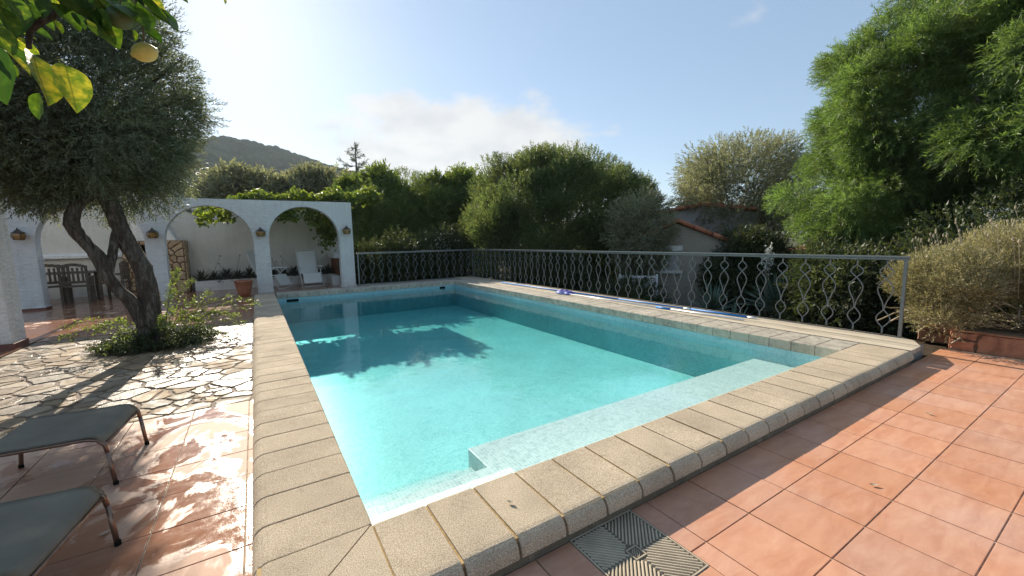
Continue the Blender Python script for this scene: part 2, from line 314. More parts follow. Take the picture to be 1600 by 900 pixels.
def tube(bm, pts, rad, seg=8, cap=True, rough=0, seed=0):
    P = [Vector(p) for p in pts]; n_ = len(P); rs = rad if isinstance(rad, (list, tuple)) else [rad]*n_; rd = random.Random(seed)
    rings = []; up = None
    for i, p in enumerate(P):
        t = ((P[min(i+1, n_-1)]-p).normalized()+(p-P[max(i-1, 0)]).normalized()).normalized() if 0 < i < n_-1 else (P[1]-P[0] if i == 0 else P[-1]-P[-2]).normalized()
        if up is None: up = t.orthogonal().normalized()
        up = (up-t*up.dot(t)).normalized(); sd_ = t.cross(up)
        rings.append([bm.verts.new(p+(up*math.cos(2*math.pi*k/seg)+sd_*math.sin(2*math.pi*k/seg))*rs[i]*(1+rough*(rd.random()-.5)*2)) for k in range(seg)])
    for a, b in zip(rings[:-1], rings[1:]):
        for k in range(seg):
            f = bm.faces.new((a[k], a[(k+1) % seg], b[(k+1) % seg], b[k])); f.smooth = True
    if cap: bm.faces.new(rings[0][::-1]); bm.faces.new(rings[-1])
def smoothline(pts, k=4):
    P = [Vector(p) for p in pts]; o = []
    for i in range(len(P)-1):
        p0, p1, p2, p3 = P[max(i-1, 0)], P[i], P[i+1], P[min(i+2, len(P)-1)]
        for j in range(k):
            t = j/k; o.append(.5*((2*p1)+(p2-p0)*t+(2*p0-5*p1+4*p2-p3)*t*t+(3*p1-p0-3*p2+p3)*t**3))
    o.append(P[-1]); return o
def lerp_list(r, k):
    o = []
    for a, b in zip(r[:-1], r[1:]): o += [a+(b-a)*j/k for j in range(k)]
    return o+[r[-1]]
def npmesh(name, V, F):
    """V (n,3); F (m,k) same-size faces"""
    me = bpy.data.meshes.new(name); V = np.asarray(V, np.float32); F = np.asarray(F, np.int32)
    me.vertices.add(len(V)); me.vertices.foreach_set('co', V.ravel()); k = F.shape[1]
    me.loops.add(F.size); me.loops.foreach_set('vertex_index', F.ravel()); me.polygons.add(len(F))
    me.polygons.foreach_set('loop_start', np.arange(0, F.size, k, dtype=np.int32)); me.update(calc_edges=True); return me
def unit(a): return a/np.maximum(1e-9, np.linalg.norm(a, axis=-1, keepdims=True))
def leaves_from(B, D, S, ll, lw, fold=.15):
    """leaf quads: base B, direction D, side S"""
    if TRI:
        ll = np.broadcast_to(np.asarray(ll, float), len(B))[:, None]; lw = np.broadcast_to(np.asarray(lw, float), len(B))[:, None]; q = B+D*ll*.3
        V = np.stack([q+S*lw*.6, B+D*ll*1.05, q-S*lw*.55-D*ll*.22], 1).reshape(-1, 3); return V, np.arange(len(V)).reshape(-1, 3)
    N = np.cross(D, S); ll = np.broadcast_to(np.asarray(ll, float), len(B))[:, None]; lw = np.broadcast_to(np.asarray(lw, float), len(B))[:, None]
    a = B; c = B+D*ll-N*ll*fold; mid = B+D*ll*.45; b = mid+S*lw/2; d = mid-S*lw/2
    V = np.stack([a, b, c, d], 1).reshape(-1, 3); F = np.arange(len(V)).reshape(-1, 4); return V, F
TRI = False
def sprigs(P, D, L, mm, ll, lw, ang=.8, droop=0., stem=.003, jit=.25):
    S_ = len(P); L = np.broadcast_to(np.asarray(L, float), S_)
    D = unit(D); h = np.where(np.abs(D[:, 2:3]) < .9, np.array([[0, 0, 1.]]), np.array([[1., 0, 0]])); U = unit(np.cross(D, h)); W = np.cross(D, U)
    t = (np.arange(mm)+.5)/mm; pos = P[:, None]+D[:, None]*(L[:, None]*t)[:, :, None]; pos[:, :, 2] -= droop*L[:, None]*t**2
    ph = np.arange(mm)*2.4+rng.uniform(0, 6.28, (S_, 1)); an = ang+rng.normal(0, jit, (S_, mm))
    dd = D[:, None]*np.cos(an)[..., None]+(U[:, None]*np.cos(ph)[..., None]+W[:, None]*np.sin(ph)[..., None])*np.sin(an)[..., None]
    dd[..., 2] -= droop*.5; dd = unit(dd.reshape(-1, 3)); B = pos.reshape(-1, 3)
    Sd = unit(np.cross(dd, unit(rng.normal(size=dd.shape))))
    lv = ll*rng.uniform(.7, 1.25, len(B)); V, F = leaves_from(B, dd, Sd, lv, lw*rng.uniform(.8, 1.2, len(B)))
    if stem:
        E_ = P+D*L[:, None]; E_[:, 2] -= droop*L; M_ = (P+E_)/2; M_[:, 2] += droop*L*.15
        V2 = np.stack([P, M_+U*stem, E_, M_-U*stem][:3] if TRI else [P, M_+U*stem, E_, M_-U*stem], 1).reshape(-1, 3); F2 = np.arange(len(V2)).reshape(-1, 3 if TRI else 4)+len(V); V = np.concatenate([V, V2]); F = np.concatenate([F, F2])
    return V, F
def crown_pts(c, rad, n_, K=40, sub=.33, bottom=-1., fill=.15, seed=0, rim=.8, flat=1., boxy=False):
    r_ = np.random.default_rng(seed); c = np.array(c, float); rad = np.array(rad, float)
    q = unit(r_.normal(size=(K, 3))); q = q[q[:, 2] > bottom]; K = len(q)
    q = q/((np.abs(q)**3.2).sum(1, keepdims=True)**(1/3.2)) if boxy else q; cs = q*r_.uniform(rim-.18+(.1 if boxy else 0), rim+.06, (K, 1)); sr = sub*r_.uniform(.65, 1.25, K)
    k = r_.integers(0, K, n_); d = unit(r_.normal(size=(n_, 3))); rr = 1-np.abs(r_.normal(0, .28, n_)); rr = np.clip(rr, 0, 1.1)
    p = cs[k]+d*(sr[k]*rr)[:, None]*np.array([1, 1, flat])
    nf = int(n_*fill); p[:nf] = unit(r_.normal(size=(nf, 3)))*(r_.uniform(.1, .8, nf)**.5)[:, None]; d[:nf] = unit(p[:nf])
    D = unit(d*.95+unit(p)*.4+r_.normal(0, .22, p.shape)); return c+p*rad, D
def foliage(name, VF, mat, parent=None):
    V = np.concatenate([v for v, f in VF]); off = 0; Fs = []
    for v, f in VF: Fs.append(f+off); off += len(v)
    return link(name, npmesh(name, V, np.concatenate(Fs)), mat, parent)
def limb_mesh(name, limbs, seg=10, rough=.08):
    bm = bmesh.new()
    for i, (pts, rs) in enumerate(limbs):
        tube(bm, smoothline(pts, 4), lerp_list(rs, 4), seg, True, rough, i)
    return bmesh_me(name, bm)
def make_tree(name, base, c, rad, n_, mat, label, cat, sprig, K=45, sub=.33, seed=1, up=0., bottom=-1., group=None, trunk_r=.12, nl=7, fill=.15, rim=.8, extra=None, flat=1., lobes=(), boxy=False):
    b = Vector(base); root = empty(name, b); tag(root, label, cat, group)
    cc_ = Vector(c); rd = random.Random(seed); lm = [([(0, 0, -.1), ((cc_-b)*.35)+Vector((rd.uniform(-.1, .1), rd.uniform(-.1, .1), 0)), (cc_-b)*.8], [trunk_r, trunk_r*.75, trunk_r*.4])]
    for i in range(nl):
        a = 2*math.pi*i/nl+rd.random(); s_ = (cc_-b)*rd.uniform(.3, .6); e = (cc_-b)+Vector((math.cos(a)*rad[0]*.72, math.sin(a)*rad[1]*.72, rd.uniform(-.2, .6)*rad[2]))
        lm.append(([s_, s_.lerp(e, .5)+Vector((0, 0, .12*rad[2])), e], [trunk_r*.5, trunk_r*.33, trunk_r*.12]))
    link('trunk', limb_mesh('trunk', lm, 8), m_bark, root)
    P, D = crown_pts(Vector(c)-b, rad, n_, K, sub, bottom, fill, seed, rim, flat, boxy)
    for i_, (c2, r2, n2, k2) in enumerate(lobes):
        P2, D2 = crown_pts(Vector(c2)-b, r2, n2, k2, sub*1.15, bottom, fill, seed+50+i_, rim, flat); P = np.concatenate([P, P2]); D = np.concatenate([D, D2])
    if up: D = unit(D+np.array([0, 0, up]))
    VF = [sprigs(P, D, *sprig[:1], **sprig[1])]
    if extra: VF += extra
    cr_ = foliage('crown', VF, mat, root); return root

# ------------------------------------------------------------ ground, hill
WZ = -1.35
g = npmesh('ground', [(-1500, -1500, WZ), (1500, -1500, WZ), (1500, 1500, WZ), (-1500, 1500, WZ)], [(0, 1, 2, 3)])
M = Mat('garden_earth', .95, .1); n = M.noise(.8, 6, .65, 0, 'World'); M.color(M.ramp(n, [(.3, (.035, .045, .02)), (.55, (.09, .085, .05)), (.75, (.16, .13, .09))])); M.bump(M.noise(9, 5, .6, 0, 'World'), .6, .05)
tag(link('ground', g, M.m), kind='structure')
def hill():
    th = np.radians(np.linspace(-75, 62, 470)); s_ = np.linspace(0, 1.2, 130)
    T, S_ = np.meshgrid(th, s_, indexing='ij')
    deg = np.degrees(T); tanr = np.interp(deg, [-75, -45, -25, -18, -10, -3, 2.3, 7.7, 13, 18.5, 26, 40, 62], [0.0278, 0.0833, 0.1203, 0.1434, 0.1711, 0.1882, 0.1758, 0.1554, 0.1388, 0.1184, 0.0694, 0.0278, 0.0093])
    dist = 260+480*S_; prof = np.where(S_ < 1, np.sin(np.clip(S_, 0, 1)*math.pi/2)**1.25, 1-((S_-1)*2.2)**1.5)
    H = tanr*740*prof
    X = -.35+np.sin(T)*dist; Y = -1.8+np.cos(T)*dist
    r_ = np.random.default_rng(4); nb = 0
    for k in range(26):
        fx, fy = r_.normal(0, .028*(1+k*.16), 2); a_ = 2.6/(1+k*.22); H += a_*np.sin(fx*X+fy*Y+r_.uniform(0, 6))*np.clip(prof, .1, 1)*(tanr > .02)
    # tree canopies standing on the slope
    cell = 7.5; gx = np.floor(X/cell); gy = np.floor(Y/cell); best = np.zeros_like(H)
    for dx in (-1, 0, 1):
        for dy in (-1, 0, 1):
            cx_ = gx+dx; cy_ = gy+dy; h1 = np.modf(np.sin(cx_*127.1+cy_*311.7)*43758.5)[0]; h2 = np.modf(np.sin(cx_*269.5+cy_*183.3)*24634.6)[0]
            h1 = np.abs(h1); h2 = np.abs(h2); d = np.hypot(X-(cx_+h1)*cell, Y-(cy_+h2)*cell); rr = cell*(.45+.35*h2)
            best = np.maximum(best, np.sqrt(np.clip(1-(d/rr)**2, 0, 1))*rr*1.15*(h1 > .12))
    H = H+best-1.5
    V = np.stack([X, Y, H+WZ], -1).reshape(-1, 3); a, b = T.shape; I = np.arange(a*b).reshape(a, b)
    F = np.stack([I[:-1, :-1], I[1:, :-1], I[1:, 1:], I[:-1, 1:]], -1).reshape(-1, 4)
    M = Mat('wooded_hillside', 1.0, .0); n = M.noise(.045, 6, .6, 0, 'World'); n2_ = M.noise(.35, 4, .7, 0, 'World')
    c = M.ramp(n, [(.3, (.014, .030, .018)), (.55, (.028, .048, .026)), (.75, (.055, .065, .04))]); c = M.hsv(c, M.mr(n2_, .3, .7, .6, 1.4)); M.color(c)
    tag(link('hill', npmesh('hill', V, F), M.m), kind='structure')
hill()

# ------------------------------------------------------------ pool
PW, PL = 4.915, 10.13; WL = -.2; FZ = -.78
pool = empty('swimming_pool', (0, 0, 0)); tag(pool, 'rectangular turquoise swimming pool with sand coloured stone coping', 'pool')
def part(name, me, mat, parent, loc=(0, 0, 0), label=None):
    o = link(name, me, mat, parent, loc)
    if label: o['label'] = label
    return o
part('floor', boxme('floor', (-.1, -.1, FZ-.1), (PW+.1, PL+.1, FZ)), m_mos, pool)
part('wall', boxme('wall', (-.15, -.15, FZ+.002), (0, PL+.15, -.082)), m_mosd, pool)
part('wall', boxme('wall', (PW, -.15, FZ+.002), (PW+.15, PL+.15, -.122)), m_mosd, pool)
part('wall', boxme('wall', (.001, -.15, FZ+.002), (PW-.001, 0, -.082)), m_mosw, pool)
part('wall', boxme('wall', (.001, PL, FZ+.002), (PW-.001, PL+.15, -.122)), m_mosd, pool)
part('bench', boxme('bench', (.9, .331, FZ+.002), (PW-.001, .9, -.31), .006), m_mosb, pool, label='pale submerged bench')
part('bench', boxme('bench', (.931, .001, FZ+.002), (PW-.001, .3305, -.31)), m_mosb, pool)
part('step', boxme('step', (.002, .002, FZ+.003), (.93, .33, -.193), .004), m_mosw, pool, label='narrow white mosaic ledge at the water line')
for y0, y1, z in ((.3301, .585, -.306), (.5851, .84, -.43), (.8401, 1.08, -.56), (1.0801, 1.32, -.69)):
    part('step', boxme('step', (.002, y0, FZ+.003), (.898, y1, z), .004), m_mosb, pool)
wat = boxme('water', (-.05, -.05, FZ-.05), (PW+.05, PL+.05, WL)); tag(link('water', wat, m_water), kind='structure')

def bull(wd, r_=.065, th=.08, inner=.08):
    """profile across the coping, 0 = pool edge, negative = outwards"""
    p = [(0.004, -inner), (0.004, -.012), (-.004, -.003), (-.012, 0)]
    for k in range(6):
        a = math.pi/2*k/5; p.append((-wd+r_-math.sin(a)*r_, -r_+math.cos(a)*r_))
    p += [(-wd, -th), (-.06, -th)]
    return p
def stone_me(name, prof, length, mapf, gap=.006):
    bm = bmesh.new(); xs = [gap/2, gap/2+.004, length-gap/2-.004, length-gap/2]; rings = []
    cx_ = sum(p[0] for p in prof)/len(prof); cz_ = sum(p[1] for p in prof)/len(prof)
    for i, x in enumerate(xs):
        s_ = .988 if i in (0, 3) else 1
        rings.append([bm.verts.new(mapf(x, cx_+(p[0]-cx_)*s_, cz_+(p[1]-cz_)*(.965 if i in (0, 3) else 1))) for p in prof])
    n_ = len(prof)
    for a, b in zip(rings[:-1], rings[1:]):
        for k in range(n_): bm.faces.new((a[k], a[(k+1) % n_], b[(k+1) % n_], b[k]))
    bm.faces.new(rings[0]); bm.faces.new(rings[-1]); bmesh.ops.recalc_face_normals(bm, faces=bm.faces)
    return bmesh_me(name, bm)
pf = bull(.46)
def jitter(o, a=.002, rz=.004):
    o.location.z += random.uniform(-a, a); o.rotation_euler.z = random.uniform(-rz, rz); return o
# near row: joints filled with ochre mortar
me = stone_me('coping_stone', pf, .25, lambda x, y, z: (x-.125, y, z), .013)
for i in range(20):
    if i == 19: break
    jitter(part('coping_stone', me, m_cop, pool, (.125+.25*i, 0, 0)))
me2 = stone_me('coping_stone', pf, PW-4.75, lambda x, y, z: (x, y, z), .011); part('coping_stone', me2, m_cop, pool, (4.75, 0, 0))
part('mortar_bed', boxme('mortar_bed', (-.44, -.425, -.5), (5.37, -.004, -.009)), m_mortar_o, pool)
# outer shoulder mortar so joints read over the bullnose
part('riser', boxme('riser', (-.44, -.437, -.5), (5.385, -.426, -.07)), m_riser, pool)
# mitred corner: two triangular stones
def corner(sign):
    # triangle between pool corner and outer corner; bullnose approximated by stepped rings
    rings = []; bm = bmesh.new(); steps = [(-.46, -.08), (-.46, -.065), (-.455, -.04), (-.44, -.019), (-.42, -.006), (-.395, 0)]
    g_ = .003
    for k in range(2): pass
    rows = []
    for (y, z) in steps+[(-.01, 0)]:
        a = (y+g_*1.5, y, z) if sign > 0 else (y, y+g_*1.5, z)
        b = (-g_, y, z) if sign > 0 else (y, -g_, z)
        rows.append((bm.verts.new(a), bm.verts.new(b)))
    for r0, r1 in zip(rows[:-1], rows[1:]): bm.faces.new((r0[0], r0[1], r1[1], r1[0]))
    bot = [bm.verts.new((rows[-1][0].co.x, rows[-1][0].co.y, -.08)), bm.verts.new((rows[-1][1].co.x, rows[-1][1].co.y, -.08))]
    bm.faces.new([r[0] for r in rows]+[bot[0]]); bm.faces.new([r[1] for r in rows]+[bot[1]])
    bm.faces.new((rows[0][0], rows[0][1], bot[1], bot[0])); bm.faces.new((rows[-1][0], rows[-1][1], bot[1], bot[0]))
    bmesh.ops.recalc_face_normals(bm, faces=bm.faces); return bmesh_me('coping_stone', bm)
part('coping_stone', corner(1), m_cop, pool); part('coping_stone', corner(-1), m_cop, pool)
# left row
meL = stone_me('coping_stone', pf, .25, lambda x, y, z: (y, x-.125, z), .009)
for i in range(42):
    jitter(part('coping_stone', meL, m_cop, pool, (0, .125+.25*i, 0)), .0015, .003)
part('mortar_bed', boxme('mortar_bed', (-.425, .001, -.5), (-.004, 10.49, -.026)), m_mortar_d, pool)
part('riser', boxme('riser', (-.45, -.424, -.5), (-.441, 10.49, -.075)), m_riser, pool)
# right row with square inner face
sq = [(0.0, -.118), (.004, -.112), (.004, -.01), (-.006, -.001), (-.485, 0), (-.485, -.08), (-.14, -.118)]
meR = stone_me('coping_stone', sq, .2436, lambda x, y, z: (-y, x-.1218, z), .0065)
for i in range(43):
    jitter(part('coping_stone', meR, m_cop2, pool, (PW, .003+.1218+.2436*i, 0)), .002, .003)
part('mortar_bed', boxme('mortar_bed', (PW+.006, .001, -.112), (5.39, 10.47, -.014)), m_mortar_d, pool)
# far row
meF = stone_me('coping_stone', sq, .2436, lambda x, y, z: (x-.1218, -y, z), .0065)
for i in range(20):
    jitter(part('coping_stone', meF, m_cop2, pool, (.03+.1218+.2436*i, PL, 0)), .002, .003)
part('mortar_bed', boxme('mortar_bed', (.012, PL+.006, -.112), (PW-.02, 10.6, -.014)), m_mortar_d, pool)
# near right corner slab with bullnose
cs = stone_me('coping_stone', bull(.46, inner=.08), .485, lambda x, y, z: (x+PW, y, z), .008); part('coping_stone', cs, m_cop, pool)
for (a, b) in ((.24, .52), (4.42, 4.6)):
    sk = empty('skimmer', (0, 0, 0)); sk.parent = pool; s1 = part('opening', boxme('opening', (a, PL-.004, -.215), (b, PL+.01, -.155)), m_black, sk);  # skimmer slot is a solid block, its inner shade painted black
# ledge of long planks under the railing
led = empty('plank_ledge', (5.41, -.43, 0)); tag(led, 'bleached plank ledge carrying the railing along the right side of the pool', 'ledge')
edges = [5.412, 5.565, 5.72, 5.875, 6.10]
ends = {5.412: -.43, 5.565: -.432, 5.72: -.43, 5.875: -.36, 6.10: -.14}
for a, b in zip(edges[:-1], edges[1:]):
    ys = [None, 2.1+random.uniform(-.5, .5), 4.9+random.uniform(-.5, .5), 7.9+random.uniform(-.5, .5), 11.3]
    for k in range(4):
        y0a = ends[a] if k == 0 else ys[k]+.002; y0b = ends[b] if k == 0 else ys[k]+.002; y1 = ys[k+1]-.002
        x0, x1 = a-5.41+.003, b-5.41-.003; zt = .004+random.uniform(-.002, .002)
        if k == 0 and b == 6.10: pts = [(x0, y0a+.43), (x0+.09, y0a+.47), (x0+.17, y0a+.56), (x1, y0b+.45), (x1, y1+.43), (x0, y1+.43)]
        else: pts = [(x0, y0a+.43), (x1, y0b+.43), (x1, y1+.43), (x0, y1+.43)]
        part('plank', prism('plank', pts, -.04, zt, .004), m_plank, led)
# masonry that carries the terraces
tag(link('retaining_wall', boxme('retaining_wall', (5.39, -.38, WZ-.2), (6.04, 11.1, -.045)), m_concrete), 'rough concrete retaining wall under the plank ledge and railing', 'wall')
tag(link('retaining_wall', boxme('retaining_wall', (2.2, 10.62, WZ-.2), (5.385, 11.3, -.006)), m_concrete), 'concrete base strip behind the far pool coping under the far railing', 'wall')

# ------------------------------------------------------------ terraces
def terrace(name, z, th, x0, x1, y0, y1, px, py, nx0, ny0, mat, grout, gap=.006, hole=None, tilt=.0012):
    root = tag(link(name, boxme(name, (x0, y0, WZ-.1), (x1, y1, z-.003)), grout), kind='structure')
    cache = {}; i0 = math.floor((x0-nx0)/px); i1 = math.ceil((x1-nx0)/px); j0 = math.floor((y0-ny0)/py); j1 = math.ceil((y1-ny0)/py)
    for i in range(i0, i1):
        for j in range(j0, j1):
            a, b = max(x0, nx0+i*px)+gap/2, min(x1, nx0+(i+1)*px)-gap/2; c_, d_ = max(y0, ny0+j*py)+gap/2, min(y1, ny0+(j+1)*py)-gap/2
            rects = [(a, b, c_, d_)]
            if hole and a < hole[1] and b > hole[0] and c_ < hole[3] and d_ > hole[2]:
                # the tile is cut round the cover
                rects = [(a, hole[0], c_, d_), (hole[1], b, c_, d_), (max(a, hole[0]+.003), min(b, hole[1]-.003), c_, hole[2]), (max(a, hole[0]+.003), min(b, hole[1]-.003), hole[3], d_)]
            for a, b, c_, d_ in rects:
                if b-a < .02 or d_-c_ < .02: continue
                key = (round(b-a, 3), round(d_-c_, 3))
                if key not in cache: cache[key] = boxme('tile', (-(b-a)/2, -(d_-c_)/2, -.002), ((b-a)/2, (d_-c_)/2, .004), .0018)
                o = part('tile', cache[key], mat, root, ((a+b)/2, (c_+d_)/2, z+random.uniform(-.0008, .0008))); o.rotation_euler = (random.uniform(-tilt, tilt), random.uniform(-tilt, tilt), random.uniform(-.002, .002))
    return root
LX0, LX1, LY0, LY1 = .785, 1.17, -.865, -.44
terrace('terracotta_terrace', -.14, .01, -.458, 6.40, -4.0, -.438, .3555, .352, 1.295, -.783, m_tile, m_grout, .006, (LX0-.012, LX1+.012, LY0-.012, LY1+.1))
terrace('wet_terracotta_terrace', -.07, .01, -3.6, -.452, -3.4, 2.28, .372, .337, -.86, 2.28, m_tilew, m_grout, .006)
terrace('courtyard_floor', -.07, .01, -3.13, -.452, 6.75, 10.95, .46, .44, -.9, 6.75, m_soak, m_grout, .008)
terrace('arcade_floor', -.065, .01, -8.5, -3.14, 5.0, 13.9, .46, .44, -3.14, 5.7, m_soak, m_joint, .006)
terrace('arcade_floor', -.065, .01, -3.14, 2.1, 10.951, 13.9, .46, .44, -3.14, 11.2, m_soak, m_joint, .006)

# crazy paving from Voronoi cells
def voronoi(x0, x1, y0, y1, n_, seed, asp=1.0, relax=1):
    r_ = np.random.default_rng(seed); P = np.stack([r_.uniform(x0, x1, n_), r_.uniform(y0, y1, n_)], 1)
    def cells():
        out_ = []
        for i in range(n_):
            poly = [(x0, y0), (x1, y0), (x1, y1), (x0, y1)]; d = np.hypot(P[:, 0]-P[i, 0], P[:, 1]-P[i, 1]); order = np.argsort(d)[1:22]
            for j in order:
                mx_, my_ = (P[i]+P[j])/2; nx, ny = P[j]-P[i]; new = []
                for k in range(len(poly)):
                    a, b = poly[k], poly[(k+1) % len(poly)]; da = (a[0]-mx_)*nx+(a[1]-my_)*ny; db = (b[0]-mx_)*nx+(b[1]-my_)*ny
                    if da <= 0: new.append(a)
                    if (da < 0 < db) or (db < 0 < da): t_ = da/(da-db); new.append((a[0]+(b[0]-a[0])*t_, a[1]+(b[1]-a[1])*t_))
                poly = new
                if len(poly) < 3: break
            out_.append(poly)
        return out_
    for _ in range(relax):
        C_ = cells()
        for i, c_ in enumerate(C_):
            if len(c_) >= 3: P[i] = P[i]*.5+np.mean(c_, 0)*.5
    return cells()
def shrink(poly, g_):
    cx_ = sum(p[0] for p in poly)/len(poly); cy_ = sum(p[1] for p in poly)/len(poly)
    n_ = len(poly); area = sum(poly[i][0]*poly[(i+1) % n_][1]-poly[(i+1) % n_][0]*poly[i][1] for i in range(n_))/2; sg = 1 if area > 0 else -1; out_ = []
    lines = []
    for i in range(n_):
        a, b = poly[i], poly[(i+1) % n_]; dx, dy = b[0]-a[0], b[1]-a[1]; L_ = math.hypot(dx, dy)
        if L_ < 1e-5: continue
        nx, ny = -dy/L_*sg, dx/L_*sg; lines.append((a[0]+nx*g_, a[1]+ny*g_, nx, ny))
    pl = [(cx_-5, cy_-5), (cx_+5, cy_-5), (cx_+5, cy_+5), (cx_-5, cy_+5)]
    for (mx_, my_, nx, ny) in lines:
        new = []
        for k in range(len(pl)):
            a, b = pl[k], pl[(k+1) % len(pl)]; da = (a[0]-mx_)*nx+(a[1]-my_)*ny; db = (b[0]-mx_)*nx+(b[1]-my_)*ny
            if da >= 0: new.append(a)
            if (da < 0 < db) or (db < 0 < da): t_ = da/(da-db); new.append((a[0]+(b[0]-a[0])*t_, a[1]+(b[1]-a[1])*t_))
        pl = new
        if len(pl) < 3: return None
    # wobble the outline so the edges look broken, not ruled
    res = []
    n_ = len(pl)
    for i in range(n_):
        a, b = pl[i], pl[(i+1) % n_]; L_ = math.hypot(b[0]-a[0], b[1]-a[1])
        if L_ < .012: continue
        for t_, am in ((.1, .0), (.37, 1), (.66, 1), (.9, 0)):
            x = a[0]+(b[0]-a[0])*t_; y = a[1]+(b[1]-a[1])*t_; k = random.uniform(-.014, .006)*am; nx, ny = -(b[1]-a[1])/L_*sg, (b[0]-a[0])/L_*sg; res.append((x-nx*k, y-ny*k))
    return res if len(res) >= 6 else None
pav = tag(link('crazy_paving', boxme('crazy_paving', (-3.13, 2.285, WZ-.1), (-.452, 6.745, -.078)), m_joint), kind='structure')
pav2 = tag(link('crazy_paving', boxme('crazy_paving', (-6.5, 2.285, WZ-.1), (-3.135, 4.995, -.078)), m_joint), kind='structure')
BED = (-1.6, 5.45, .52, .42)
for root, (x0, x1, y0, y1), n_, sd_ in ((pav, (-3.13, -.46, 2.29, 6.74), 298, 3), (pav2, (-6.5, -3.14, 2.29, 4.99), 150, 5)):
    for poly in voronoi(x0, x1, y0, y1, n_, sd_):
        if len(poly) < 3: continue
        q = shrink(poly, random.uniform(.006, .013))
        if not q: continue
        cx_ = sum(p[0] for p in q)/len(q); cy_ = sum(p[1] for p in q)/len(q)
        if ((cx_-BED[0])/BED[2])**2+((cy_-BED[1])/BED[3])**2 < 1: continue
        o = part('stone', prism('stone', [(a-cx_, b-cy_) for a, b in q], -.02, .008, .007), m_flag, root, (cx_, cy_, -.078+random.uniform(-.002, .004))); o.rotation_euler = (random.uniform(-.012, .012), random.uniform(-.012, .012), 0)
bm = bmesh.new()
for k in range(90):
    a = random.uniform(0, 6.28); r_ = random.random()**.5; x = BED[0]+math.cos(a)*r_*BED[2]*1.02; y = BED[1]+math.sin(a)*r_*BED[3]*1.02; s_ = random.uniform(.03, .08); box(bm, (x-s_, y-s_, -.1), (x+s_, y+s_, -.055+random.uniform(0, .03)), .01)
tag(link('planting_soil', bmesh_me('planting_soil', bm), m_soil), 'dark earth in the round planting hole under the olive tree', 'soil', kind='stuff')

# chamber cover
cv = empty('chamber_cover', ((LX0+LX1)/2, (LY0+LY1)/2, -.14)); tag(cv, 'ribbed metal drain chamber cover set in the terracotta tiles by the pool coping', 'drain cover')
hx, hy = (LX1-LX0)/2, (LY1-LY0)/2
part('plate', boxme('plate', (-hx, -hy, -.01), (hx, hy, .001)), m_plated, cv)
bm = bmesh.new()
for a in ((-hx-.006, -hy-.006, hx+.006, -hy), (-hx-.006, hy, hx+.006, hy+.006), (-hx-.006, -hy, -hx, hy), (hx, -hy, hx+.006, hy)): box(bm, (a[0], a[1], -.01), (a[2], a[3], .007), .001)
part('frame', bmesh_me('frame', bm), m_plate, cv)
bm = bmesh.new()
def clipseg(p, d, lo, hi):
    t0, t1 = -9, 9
    for i in (0, 1):
        a, b = (lo[i]-p[i])/d[i], (hi[i]-p[i])/d[i]
        if a > b: a, b = b, a
        t0, t1 = max(t0, a), min(t1, b)
    return (t0, t1) if t1-t0 > .006 else None
for qx, qy in ((1, 1), (-1, 1), (-1, -1), (1, -1)):
    lo = (.004 if qx > 0 else -hx+.006, .004 if qy > 0 else -hy+.006); hi = (hx-.006 if qx > 0 else -.004, hy-.006 if qy > 0 else -.004)
    d = (qx*.707, qy*.707); nrm = (-d[1], d[0]); mid = ((lo[0]+hi[0])/2, (lo[1]+hi[1])/2)
    for k in range(-11, 12):
        p = (mid[0]+nrm[0]*k*.0155, mid[1]+nrm[1]*k*.0155); c_ = clipseg(p, d, lo, hi)
        if not c_: continue
        a = Vector((p[0]+d[0]*c_[0], p[1]+d[1]*c_[0], 0)); b = Vector((p[0]+d[0]*c_[1], p[1]+d[1]*c_[1], 0))
        if max(abs(a.x), abs(a.y)) < .04 and max(abs(b.x), abs(b.y)) < .04: continue
        for e1, e2 in ((a, b),):
            if max(abs(e1.x), abs(e1.y)) < .036: e1 = e1+(e2-e1).normalized()*(.05-e1.length if e1.length < .05 else 0)
            if max(abs(e2.x), abs(e2.y)) < .036: e2 = e2+(e1-e2).normalized()*(.05-e2.length if e2.length < .05 else 0)
            n_ = Vector((nrm[0], nrm[1], 0))*.0034; top = Vector((0, 0, .0065)); bs = Vector((0, 0, .0012))
            v = [bm.verts.new(x) for x in (e1+n_*1.4+bs, e1-n_*1.4+bs, e2-n_*1.4+bs, e2+n_*1.4+bs, e1+n_*.7+top, e1-n_*.7+top, e2-n_*.7+top, e2+n_*.7+top)]
            for f in ((4, 5, 6, 7), (0, 1, 5, 4), (1, 2, 6, 5), (2, 3, 7, 6), (3, 0, 4, 7)): bm.faces.new([v[i] for i in f])
rb = part('rib', bmesh_me('rib', bm), m_plate, cv); rb['kind'] = 'stuff'
bm = bmesh.new()
for a in ((-.032, -.032, .032, -.028), (-.032, .028, .032, .032), (-.032, -.028, -.028, .028), (.028, -.028, .032, .028)): box(bm, (a[0], a[1], 0), (a[2], a[3], .007))
for k in range(-2, 3): tube(bm, [(-.02+abs(min(0, k))*.0, k*.009-.014, .003), (.02, k*.009+.014, .003)], .002, 4)
part('lifting_key_recess', bmesh_me('lifting_key_recess', bm), m_plate, cv)

